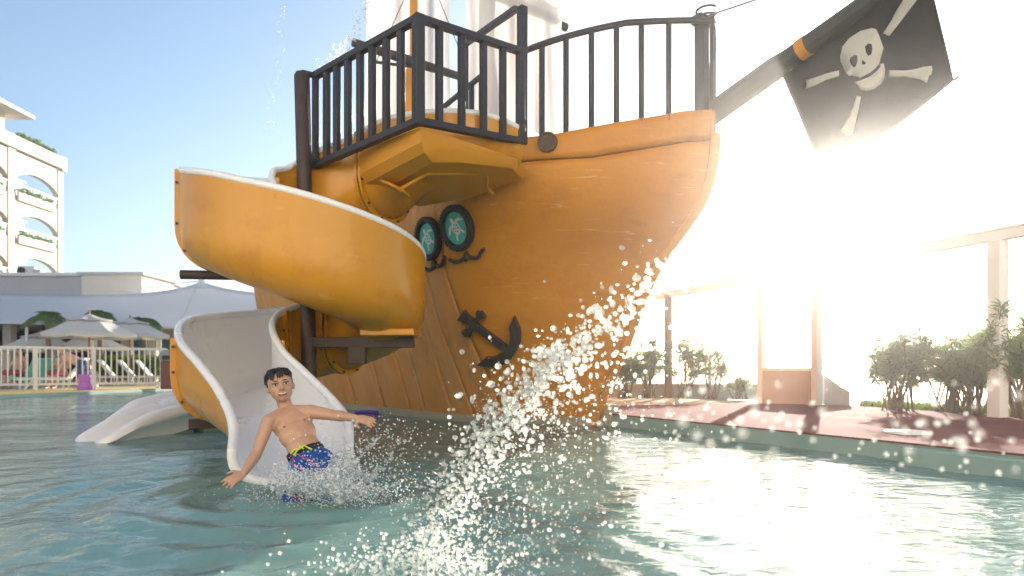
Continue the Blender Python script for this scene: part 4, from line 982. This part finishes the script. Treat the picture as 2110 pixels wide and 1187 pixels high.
def far_block():
    Y = 60; x0, x1 = at(573,0,Y).x, at(660,0,Y).x; zt = CAM_H-(577-HY)/F*Y
    T = thing('beige_building', 'small beige building with dark windows glimpsed behind the slide pole', 'building', ((x0+x1)/2,Y+4,.06))
    MB().box(((x0+x1)/2,Y+4,zt/2), (x1-x0,8,zt)).build('wall', BEIGE, T, smooth=False); MB().box(((x0+x1)/2,Y+4,zt+.1), (x1-x0+.4,8.4,.25)).build('roof_edge', CREAM, T, smooth=False)
    for zz in (zt-.9, zt-2.4, zt-3.9):
        for k in range(5): MB().box((x0+.5+k*.72,Y-.02,zz), (.34,.10,.75)).build('window', DARK, T, smooth=False)
far_block()
# ---- white picket fence
fl0 = Vector((at(-110,0,18.3).x,18.3,.082)); fl1 = Vector((at(342,0,21.2).x,21.2,.082)); fdv = (fl1-fl0); flen = fdv.length; fang = math.atan2(fdv.y, fdv.x); fdv = fdv.normalized()
FN = thing('picket_fence', 'long white metal picket fence along the far pool edge', 'fence', fl0)
ztop = 1.21
for z_, w_ in ((ztop,.075),(.16,.06)): MB().bar(fl0+Vector((0,0,z_)), fl1+Vector((0,0,z_)), .05, w_).build('rail', FENCEW, FN, bevel=.005)
pm = MB().box((0,0,.68), (.038,.03,1.06)).mesh('picket', FENCEW, smooth=False); npk = int(flen/.145)
for k in range(1, npk): share(pm, 'picket', FN, fl0+fdv*flen*k/npk, fang)
ps_ = MB().box((0,0,.61), (.11,.11,1.22)).mesh('post', FENCEW, smooth=False); br_ = MB().bar((0,0,.35),(-.24,-.10,.01),.04).mesh('foot_brace', FENCEW, smooth=False)
def fpx(px): k_ = (px-CX)/F; return (k_*fl0.y-fl0.x)/(fdv.x-k_*fdv.y)
for px in (-80,73,193,341): share(ps_, 'post', FN, fl0+fdv*fpx(px), fang); share(br_, 'foot_brace', FN, fl0+fdv*fpx(px)+Vector((0,-.03,0)), fang)
# ---- umbrellas
def umbrella(px, py_apex, Y, rad, label, n_=8):
    ap = at(px, py_apex, Y); T = thing('garden_umbrella', label, 'umbrella', (ap.x,Y,.06), 'cream umbrellas behind the fence')
    MB().tube([(ap.x,Y,.06), (ap.x,Y,ap.z+.08)], .035, 10).build('pole', WOODP, T); MB().lathe([(.28,0),(.28,.08),(.06,.12),(.05,.3)], (ap.x,Y,.06), 16).build('base', GREYW, T)
    def tier(r0, r1, z0, z1, sag):
        rows = []
        for i in range(6):
            f = i/5; row = []
            for j in range(n_*4):
                a = 2*math.pi*j/(n_*4)+.2; u = (j%4)/4; sc_ = math.cos(math.pi/n_)/math.cos((u-.5)*2*math.pi/n_); rr = (r0+(r1-r0)*f)*sc_
                row.append(Vector((ap.x+rr*math.cos(a), Y+rr*math.sin(a), z0+(z1-z0)*f-sag*math.sin(f*math.pi)-.05*f*math.sin(u*math.pi))))
            rows.append(row)
        return rows
    H = rad*.46
    cm = MB(); cm.grid(tier(.42*rad, rad, ap.z-H*.34, ap.z-H, .04), closed=True); cm.grid([[p for p in tier(.42*rad,rad,ap.z-H*.34,ap.z-H,.04)[-1]], [p-Vector((0,0,.13)) for p in tier(.42*rad,rad,ap.z-H*.34,ap.z-H,.04)[-1]]], closed=True)
    cm.build('canopy', CANV, T, ang=25, fix=False, solid=.008); MB().grid(tier(.03, .50*rad, ap.z, ap.z-H*.30, .03), closed=True).build('top_vent', CANV, T, ang=25, fix=False, solid=.008)
    MB().lathe([(.03,0),(.04,.05),(0,.14)], ap, 8).build('finial', WOODP, T)
    for j in range(n_):
        a = 2*math.pi*j/n_+.2; MB().bar((ap.x,Y,ap.z-H*.55), (ap.x+rad*.95*math.cos(a),Y+rad*.95*math.sin(a),ap.z-H-.03), .025).build('rib', WOODP, T, smooth=False)
umbrella(184, 647, 23.5, 1.50, 'largest cream umbrella, over the pole nearest the fence'); umbrella(268, 655, 27.0, 1.45, 'cream umbrella behind and beside the largest one, over the hedge')
umbrella(84, 684, 30.5, 1.62, 'low pale umbrella nearest the dark restaurant front'); umbrella(190, 684, 31.5, 1.55, 'pale umbrella half hidden under the largest canopy')
# ---- loungers and chairs
def lounger(loc, rz, m, label, grp, up=.55):
    T = thing('sun_lounger', label, 'lounger', loc, grp); x, y, z = loc; Q = Matrix.Rotation(rz,3,'Z')
    def w(a, b, c): return Vector(loc)+Q @ Vector((a,b,c))
    MB().box(w(.45,0,.34), (1.25,.62,.05), M=Q).build('seat', m, T, bevel=.01)
    Qb = Q @ Matrix.Rotation(R(52),3,'Y'); MB().box(w(-.42,0,.34+.30), (.78,.62,.05), M=Qb).build('backrest', m, T, bevel=.01)
    for a, b in ((-.1,-.28),(-.1,.28),(1.0,-.28),(1.0,.28)): MB().bar(w(a,b,0), w(a,b,.33), .05).build('leg', m, T)
    for b in (-.30,.30): MB().bar(w(-.2,b,.31), w(1.08,b,.31), .05).build('side_rail', m, T)
lounger((at(68,0,21.4).x,21.4,.06), R(150), MINT, 'mint green lounger nearer the fence post with its back raised', 'mint loungers'); lounger((at(100,0,21.9).x,21.9,.06), R(140), MINT, 'mint green lounger with the tallest back, beside the bending person', 'mint loungers')
lounger((at(128,0,20.6).x,20.6,.06), R(200), LOUNGE, 'pale lounger low in front of the mint ones', 'pale loungers')
for k, (px, Y, lb) in enumerate(((212,25.0,'pale lounger before the hedge, closest to the purple bag'),(246,25.2,'pale lounger before the hedge, second from the purple bag'),(286,25.5,'pale lounger before the hedge, third from the purple bag'),(322,25.8,'pale lounger before the hedge, beside the maroon bin'))):
    lounger((at(px,0,Y).x,Y,.06), R(15), LOUNGE, lb, 'pale loungers')
bgp = at(175,798,19.2); bg_ = thing('purple_bag', 'purple cloth bag standing at the fence under the largest umbrella', 'bag', (bgp.x,19.2,.082))
rows = []
for i in range(10):
    f = i/9; rr = .17-.05*f+.02*math.sin(f*9); rows.append([Vector((bgp.x+(rr+.018*math.sin(6*a+f*4))*1.15*math.cos(a), 19.2+(rr+.018*math.cos(5*a))*.8*math.sin(a), .085+.44*f)) for a in np.linspace(0,2*math.pi,25)[:-1]])
MB().grid(rows, closed=True).build('cloth', PURP, bg_, ang=180); MB().tube([rows[-1][2], rows[-1][5]+Vector((0,0,.16)), rows[-1][9]], .012, 6).build('handle', PURP, bg_)
bn = at(356,790,20.4); B_ = thing('litter_bin', 'maroon litter bin with a grey hood at the end of the fence', 'bin', (bn.x,20.4,.082))
MB().box((bn.x,20.4,.50), (.50,.50,.84)).build('body', BINR, B_, bevel=.03); hd = MB().extrude([(bn.x-.29,20.12,.92),(bn.x+.29,20.12,.92),(bn.x+.29,20.12,1.12),(bn.x+.16,20.12,1.24),(bn.x-.16,20.12,1.24),(bn.x-.29,20.12,1.12)], (0,.56,0)); hd.build('hood', BING, B_, bevel=.03); MB().box((bn.x,20.13,1.02), (.34,.06,.12)).build('slot', DARK, B_)
# ---- hedge, palms
def leaf_cloud(mb, pts, ln, wd, r_, droop=0):
    for c in pts:
        d = Vector(r_.normal(0,1,3)); d.z -= droop; d = d.normalized()*ln*r_.uniform(.6,1.3); e = d.cross(Vector(r_.normal(0,1,3))).normalized()*wd
        c = Vector(c); mb.add([c-d*.5, c+e, c+d*.5, c-e], [(0,1,2,3)])
hx0, hx1 = at(196,0,27.5).x, at(345,0,27.5).x; HG = thing('hedge', 'clipped bright green hedge behind the pale loungers', 'hedge', ((hx0+hx1)/2,27.5,.06)); hrn = np.random.default_rng(8)
pts_ = [(hrn.uniform(hx0,hx1), 27.5+hrn.uniform(-.42,.42), hrn.uniform(.3,1.15)+.10*math.sin(hrn.uniform(0,9))) for k in range(5200)]
mb = MB(); leaf_cloud(mb, pts_, .13, .030, hrn); mb.build('foliage', HEDGEM, HG, smooth=False, fix=False)
st2 = MB()
for k in range(14): x_ = hx0+(hx1-hx0)*(k+.5)/14; st2.tube([(x_,27.5,.06),(x_+.05,27.45,.8)], .03, 6)
st2.build('stems', TRUNK, HG, kind='stuff')
def palm(px, py, Y, label, seed, L_=1.25):
    c = at(px,py,Y); T = thing('palm_tree', label, 'palm', (c.x,Y,.06), 'palms in front of the tent'); r_ = np.random.default_rng(seed)
    MB().tube([(c.x+.1,Y,.06),(c.x+.04,Y,c.z*.5),(c.x,Y,c.z)], [.14,.11,.09], 10).build('trunk', TRUNK, T)
    for k in range(15):
        a = 2*math.pi*k/15+r_.uniform(-.2,.2); el = r_.uniform(.25,1.25); pts2 = []
        for i in range(9):
            f = i/8; rr = L_*f*math.cos(el)*(1-.1*f)+.12*f; pts2.append(Vector((c.x+rr*math.cos(a), Y+rr*math.sin(a), c.z+L_*math.sin(el)*f-L_*.95*f*f)))
        mb = MB().tube(pts2, [.022*(1-.8*i/8) for i in range(9)], 4)
        for i in range(1, 33):
            f = i/33; k2 = f*8; j = min(int(k2),7); p = pts2[j].lerp(pts2[j+1], k2-j); t_ = (pts2[j+1]-pts2[j]).normalized(); s_ = t_.cross(Vector((0,0,1))).normalized(); ll = .40*math.sin(math.pi*(.12+.8*f))
            for sg in (-1,1):
                tip = p+(s_*sg*.8+t_*.55).normalized()*ll-Vector((0,0,.35*ll)); mb.add([p-t_*.022, p+t_*.022, tip], [(0,1,2)])
        mb.build('frond', LEAFD, T, smooth=False, fix=False)
palm(98, 655, 28.9, 'palm with the widest crown, on the side of the largest umbrella away from the slide', 1, 1.15); palm(205, 650, 29.0, 'palm crown showing just above the largest umbrella', 2, .95); palm(296, 664, 28.8, 'bright palm crown beside the slide, above the second umbrella', 3, .95)
# ---- people beyond the fence
def simple_person(loc, pose, label, shirt, legs, hairm):
    T = thing('person', label, 'person', loc); x, y, z = loc; b = Vector(loc)
    if pose == 'bend':
        hipc = b+Vector((0,0,.80)); ch = b+Vector((-.38,-.12,.98)); hd_ = b+Vector((-.58,-.16,.90)); sk = [('cap',hipc,ch,.13,.15),('cap',ch,hd_,.06,.06),('ell',hd_,Matrix.Identity(3),(.09,.10,.12)),('cap',ch,ch+Vector((-.10,-.12,-.30)),.05,.04),('cap',ch+Vector((-.10,-.12,-.30)),ch+Vector((-.16,-.2,-.55)),.04,.03),('cap',ch+Vector((0,.12,0)),ch+Vector((-.08,.05,-.5)),.05,.03)]
        lg = [('cap',hipc+Vector((0,s*.09,0)),b+Vector((.03,s*.10,.42)),.10,.07) for s in (-1,1)]; ft_ = [('cap',b+Vector((.03,s*.10,.42)),b+Vector((0,s*.1,.06)),.065,.045) for s in (-1,1)]+[('cap',b+Vector((0,s*.1,.04)),b+Vector((-.16,s*.1,.035)),.04,.035) for s in (-1,1)]
    else:
        hipc = b+Vector((0,0,.50)); ch = b+Vector((.06,0,.92)); hd_ = b+Vector((.06,-.02,1.20)); sk = [('cap',hipc,ch,.14,.15),('cap',ch,hd_,.06,.05),('ell',hd_,Matrix.Identity(3),(.085,.10,.125)),('cap',ch+Vector((-.17,0,.03)),ch+Vector((-.24,-.1,-.25)),.045,.04),('cap',ch+Vector((-.24,-.1,-.25)),ch+Vector((-.14,-.3,-.32)),.04,.03),('cap',ch+Vector((.17,0,.03)),ch+Vector((.25,-.1,-.25)),.045,.04),('cap',ch+Vector((.25,-.1,-.25)),ch+Vector((.14,-.3,-.32)),.04,.03)]
        lg = [('cap',hipc+Vector((s*.09,0,0)),b+Vector((s*.11,-.42,.50)),.10,.075) for s in (-1,1)]; ft_ = [('cap',b+Vector((s*.11,-.42,.50)),b+Vector((s*.11,-.45,.07)),.065,.045) for s in (-1,1)]+[('cap',b+Vector((s*.11,-.45,.04)),b+Vector((s*.11,-.60,.035)),.04,.035) for s in (-1,1)]
    o = mesh_union('body', sk+ft_+lg, SKIN, T, .02, 3); sho = mesh_union('shorts', [(p[0],p[1],p[2],p[3]+.018,p[4]+.025) for p in lg]+[('ell',hipc,Matrix.Identity(3),(.17,.16,.12))], legs, T, .02, 2)
    if shirt: mesh_union('shirt', [('cap',hipc.lerp(ch,.2),ch,.15,.17)], shirt, T, .02, 2)
    mesh_union('hair', [('ell',hd_+Vector((0,.02,.035)),Matrix.Identity(3),(.098,.11,.11))], hairm, T, .015, 2)
NAVY = mat('navy_cloth', (.03,.05,.14), .8); ROSE = mat('rose_cloth', (.35,.08,.10), .8); BRH = mat('brown_hair', (.06,.035,.02), .6)
simple_person((at(168,0,20.6).x,20.6,.06), 'bend', 'barechested person in navy shorts bending over by the umbrella pole', None, NAVY, BRH); simple_person((at(126,0,21.3).x,21.3,.06), 'sit', 'person in rose shorts sitting beside the mint lounger', None, ROSE, BRH); simple_person((at(38,0,22.0).x,22.0,.06), 'sit', 'person in rose shorts sitting nearest the dark restaurant front', None, ROSE, HAIR)
# ---- twin toddler slide in the pool
TS = thing('twin_slide', 'low white twin-lane toddler slide running down into the pool', 'slide', at(200,912,6.4)); TS.location.z = 0; ORG[TS.name] = tuple(TS.location)
a0 = Vector((-3.98,6.50)); a1 = Vector((-3.15,8.75)); dv_ = (a1-a0).normalized(); lv_ = Vector((-dv_.y, dv_.x)); LL = (a1-a0).length
def tsp(f, l_, z_): p = a0+dv_*LL*f+lv_*l_; return Vector((p.x,p.y,z_))
def fz(f): return float(np.interp(f, [-.1,0,.10,.3,.65,1.25], [-.02,.0,.06,.14,.27,.52]))
for lane in (0, 1):
    rows = []; base = lane*.48
    for f in np.linspace(0 if lane == 0 else .22, 1.2, 34):
        ff = f if lane == 0 else f-.22; w_ = .16; wall = .13*min(1, .25+ff*4); z_ = fz(f)-(.10*max(0,1-ff*5) if lane else 0)
        prof = [(-w_-.03,z_-.13),(-w_-.05,z_+.01),(-w_-.085,z_+.04),(-w_-.095,z_+wall*.6),(-w_-.07,z_+wall+.02),(-w_-.02,z_+wall+.04),(-w_+.035,z_+wall+.01),(-w_+.055,z_+.04),(-w_+.10,z_),(w_-.10,z_),(w_-.055,z_+.04),(w_-.035,z_+wall+.01),(w_+.02,z_+wall+.04),(w_+.07,z_+wall+.02),(w_+.095,z_+wall*.6),(w_+.085,z_+.04),(w_+.05,z_+.01),(w_+.03,z_-.13)]
        rows.append([tsp(f, base+p_[0], p_[1]) for p_ in prof])
    f0_ = rows[0]; c_ = sum(f0_, Vector())/len(f0_); bk = Vector((*dv_,0)); rows.insert(0, [c_+(p_-c_)*.86-bk*.05-Vector((0,0,.02)) for p_ in f0_]); rows.insert(0, [c_+(p_-c_)*.55-bk*.085-Vector((0,0,.05)) for p_ in f0_])
    mb = MB().grid(rows, closed=True); k = len(rows[0]); mb.add(rows[0], [tuple(range(k))]); mb.add(rows[-1], [tuple(range(k))]); mb.build('slide_lane', WHITEG, TS, ang=60)
for f, h in ((.30,.02),(.62,.16)):
    MB().prism([tuple(tsp(f-.13,-.16,0).xy), tuple(tsp(f+.13,-.16,0).xy), tuple(tsp(f+.13,.62,0).xy), tuple(tsp(f-.13,.62,0).xy)], -.75, fz(f-.13)-.06).build('pedestal', POOLW, TS, smooth=False)
# purple float lying by the hull
pf = thing('pool_float', 'small purple foam float lying in the water by the hull', 'float', at(755,846,10.4)); pf.location.z = .0; ORG[pf.name] = tuple(pf.location)
c = Vector(pf.location); MB().tube([c+Vector((-.18,.06,.02)), c+Vector((-.06,.0,.03)), c+Vector((.06,.0,.03)), c+Vector((.18,.04,.02))], .03, 10).build('foam', mat('violet_foam', (.12,.05,.42), .7), pf)
# ---- unseen wing added behind the viewer, bouncing low sun onto shaded sides
def bounce_wing():                                          # added for its warm fill light, shaped as a hotel front
    T = thing('bounce_wing', 'unseen cream facade with balconies added to bounce sun into the shade', 'building', (-6,-13,.06))
    MB().box((-6,-16,8.0), (64,6,16)).build('wall', mat('cream_bounce_wall', (.82,.76,.68), .85, (.78,.72,.63), .6, .6), T, smooth=False)
    MB().box((-6,-15.8,16.15), (65,7,.35)).build('roof_edge', CREAM, T, smooth=False)
    wm = MB().box((0,0,0), (1.6,.12,1.7)).mesh('window', GLASSB, smooth=False); bm_ = MB().box((0,.5,0), (2.6,1.0,.18)).mesh('balcony', CREAM, smooth=False)
    for fl in range(4):
        for k in range(10):
            share(wm, 'window', T, (-34.5+6.3*k,-12.99,2.0+3.3*fl)); share(bm_, 'balcony', T, (-34.5+6.3*k,-13.0,.95+3.3*fl))
bounce_wing()
# ------------------------------------------------------------------ right side: windbreak frame, planting, lid
WB = thing('windbreak_frame', 'white post and beam windbreak frame along the red deck', 'frame', (4.15,11.3,.15))
def post(px, base, w, m, ztop_, zb=.12):
    k_ = (px-CX)/F; Y = (3.2+.365*13.9)/(k_+.365); X = k_*Y
    return MB().box((X,Y,(zb+ztop_)/2), (w,w,ztop_-zb), R(20)).build('post', m, WB, bevel=.012), Vector((X,Y,0))
PALEW = mat('pale_post_paint', (.86,.83,.80), .6, (.80,.77,.74), 5, .6, .1, 30)
ZB = 2.14
o, p2 = post(1570,0,.12,PALEW,ZB); o, p3 = post(1683,0,.12,PALEW,ZB); o, p4 = post(2056,0,.15,PALEW,ZB)
bp0 = Vector((3.2+.365*(13.9-15.2),15.2,ZB+.05)); bp1 = Vector((3.2+.365*(13.9-3.0),3.0,ZB+.05))
MB().bar(bp0, bp1, .12, .11).build('beam', PALEW, WB, bevel=.01); MB().bar(bp0+Vector((0,0,.070)), bp1+Vector((0,0,.070)), .16, .025).build('beam_cap', PALEW, WB)
MB().box((3.2+.365*(13.9-4.0),4.0,(ZB+.12)/2), (.2,.2,ZB-.12), R(20)).build('post', PALEW, WB, bevel=.012)
k_ = (1377-CX)/F; Y = 13.8; MB().box((k_*Y,Y,1.15), (.12,.12,2.1), R(20)).build('post', mat('brown_post', (.26,.15,.08), .7, (.32,.20,.11), 6, .6), WB, bevel=.008)
pd = (p3-p2); pa = math.atan2(pd.y,pd.x); pc = (p2+p3)/2
MB().box((pc.x,pc.y,.40), (pd.length-.18,.12,.54), pa).build('low_panel', mat('pinkish_panel', (.55,.43,.37), .7, (.48,.37,.32), 4, .6), WB, bevel=.01)
MB().box((pc.x,pc.y,.685), (pd.length-.17,.20,.05), pa).build('panel_cap', PALEW, WB, bevel=.008)
lt = thing('beam_lantern', 'small pale lantern standing on the windbreak beam', 'lantern', (5.08,8.75,2.3)); MB().box((5.08,8.75,2.40), (.16,.16,.20), R(20)).build('case', PALEW, lt, bevel=.02); MB().lathe([(.12,0),(.03,.07),(0,.08)], (5.08,8.75,2.50), 12).build('cap', PALEW, lt)
gb = thing('sloped_bin', 'grey sloping box at the foot of the windbreak post', 'box', (4.9,10.0,.15)); q0 = at(1692,772,10.3); q1 = at(1756,805,9.9)
MB().extrude([(q0.x,10.2,.15),(q1.x,9.95,.15),(q1.x,9.95,.36),(q1.x-.12,10.0,.44),(q0.x,10.2,.62)], (.15,.5,0)).build('shell', mat('grey_box', (.42,.44,.46), .6, (.36,.38,.40), 4, .6), gb, bevel=.015)
sw = MB(); wa, wb_ = Vector((1.3,14.2)), Vector((5.2,12.0)); 
SWL = thing('low_seawall', 'low grey wall behind the sand strip and shrubs', 'wall', (3.2,14.6,.06))
MB().bar((1.6,14.55,.20), (6.2,14.0,.20), .22, .30).build('wall', mat('seawall_grey', (.50,.49,.48), .85, (.42,.41,.40), 2, .6, .2, 20), SWL, bevel=.02)
MB().bar((1.6,14.55,.362), (6.2,14.0,.362), .28, .035).build('coping', WHITEP, SWL, bevel=.01)
lid = thing('deck_lid', 'flat round white skimmer lid on the red deck', 'lid', (3.33,5.75,.15)); MB().lathe([(0,.022),(.150,.022),(.165,.014),(.168,0)], (3.33,5.75,.151), 40).build('lid', WHITEP, lid); MB().box((3.33,5.75,.176), (.06,.02,.006)).build('finger_grip', GREYW, lid)
OLE = mat('oleander_leaf', (.24,.31,.14), .5, (.32,.38,.19), 5, .6, trans=.68); STEMM = mat('shrub_stem', (.16,.11,.07), .9, (.22,.16,.10), 14, .6)
def oleander(x, y, h, w, label, seed, dens=1.0, grp='oleander shrubs by the deck', dry=False):
    r_ = np.random.default_rng(seed); T = thing('oleander_shrub', label, 'shrub', (x,y,.12), grp); st_m = MB(); lf = MB(); ns = int(19*dens)
    for k in range(ns):
        a = r_.uniform(0,6.28); rr = w*math.sqrt(r_.random()); top_ = Vector((x+rr*math.cos(a), y+rr*math.sin(a)*.8, .12+h*r_.uniform(.55,1.0)*(1-.25*(rr/w)**2))); b_ = Vector((x+r_.normal(0,.07), y+r_.normal(0,.07), .10)); mid = b_.lerp(top_,.5)+Vector((r_.normal(0,.05),r_.normal(0,.05),.10)); pth = [b_,mid,top_]
        st_m.tube(pth, [.013,.010,.005], 5)
        for sub_ in range(3):
            f0 = r_.uniform(.45,.95); s0 = b_*(1-f0)**2+mid*2*f0*(1-f0)+top_*f0*f0; tw = s0+Vector((r_.normal(0,.13),r_.normal(0,.11),abs(r_.normal(.12,.08)))); st_m.tube([s0,tw], [.006,.003], 4)
            for i in range(int(34*dens)):
                f = r_.uniform(.1,1.0); c = s0.lerp(tw,f); d = Vector((r_.normal(0,1),r_.normal(0,1),r_.normal(.35,.7))).normalized()*r_.uniform(.10,.20)*(.6 if dry else 1); e = d.cross(Vector(r_.normal(0,1,3))).normalized()*r_.uniform(.007,.013)
                lf.add([c, c+d*.45+e, c+d+Vector((0,0,-.02)), c+d*.45-e], [(0,1,2,3)])
    st_m.build('stems', STEMM, T, fix=False); lf.build('foliage', OLE, T, smooth=False, fix=False)
def ox(px, Y): return (px-CX)/F*Y
oleander(ox(1850,8.9), 8.9, 1.20, .46, 'bushy oleander standing alone between the two white posts', 1, 1.3)
oleander(ox(1965,8.6), 8.6, 1.05, .46, 'oleander just behind the thickest white post', 2, 1.3)
oleander(ox(2010,8.2), 8.2, 1.10, .40, 'oleander touching the thickest white post', 6, 1.1)
oleander(ox(2100,7.6), 7.6, 1.42, .48, 'tall oleander at the picture edge beyond the thickest post', 3, 1.4)
for px, Y, h, w, lb, sdn, dn in ((1290,13.4,.95,.34,'thin backlit shrub closest to the bow',11,.8),(1335,13.6,1.32,.42,'tall thin shrub on the bow side of the brown post',12,.9),(1412,13.6,1.40,.46,'tall thin shrub on the deck side of the brown post',13,.9),(1470,13.4,1.05,.36,'lower thin shrub third along the low wall',14,.7),(1525,13.0,.38,.18,'tiny shrub beside the white post',15,.5)):
    oleander(ox(px,Y), Y, h, w, lb, sdn, dn, 'thin shrubs along the low wall')
gr = MB(); r_ = np.random.default_rng(4); GBL = mat('grass_blade', (.13,.20,.03), .6, (.22,.28,.06), 8, .6, trans=.4)
for k in range(9000):
    u, v = r_.random(), r_.random(); a = Vector((5.12,10.02)).lerp(Vector((6.9,5.4)), u); b = Vector((5.62,10.85)).lerp(Vector((8.0,5.9)), u); p = a.lerp(b, v); h = r_.uniform(.04,.13); t_ = r_.normal(0,.04,2); w_ = r_.normal(0,1,2); w_ = w_/np.hypot(*w_)*.006
    gr.add([(p.x-w_[0],p.y-w_[1],.135),(p.x+w_[0],p.y+w_[1],.135),(p.x+t_[0],p.y+t_[1],.135+h)], [(0,1,2)])
o = gr.build('grass', GBL, None, smooth=False, fix=False, kind='stuff'); o['label'] = 'short green grass edging the red deck under the oleanders'; o['category'] = 'grass'
# ------------------------------------------------------------------ sunlit air
hv = MB().box((0,170,9.6), (900,470,21.0)).build('haze', None, None, smooth=False, kind='stuff') if False else None
hm = bpy.data.materials.new('haze_air'); hm.use_nodes = True; HN = hm.node_tree.nodes; HN.remove(HN['Principled BSDF'])
pv = HN.new('ShaderNodeVolumePrincipled'); pv.inputs['Color'].default_value = (1,.985,.96,1); pv.inputs['Density'].default_value = .0030; pv.inputs['Anisotropy'].default_value = .89
hm.node_tree.links.new(pv.outputs[0], HN['Material Output'].inputs['Volume'])
hz_ = MB().box((0,170,9.0), (900,480,21.6)).build('haze', hm, None, smooth=False, kind='stuff')
hz_['label'] = 'bright humid air between the viewer and the low sun'; hz_['category'] = 'haze'
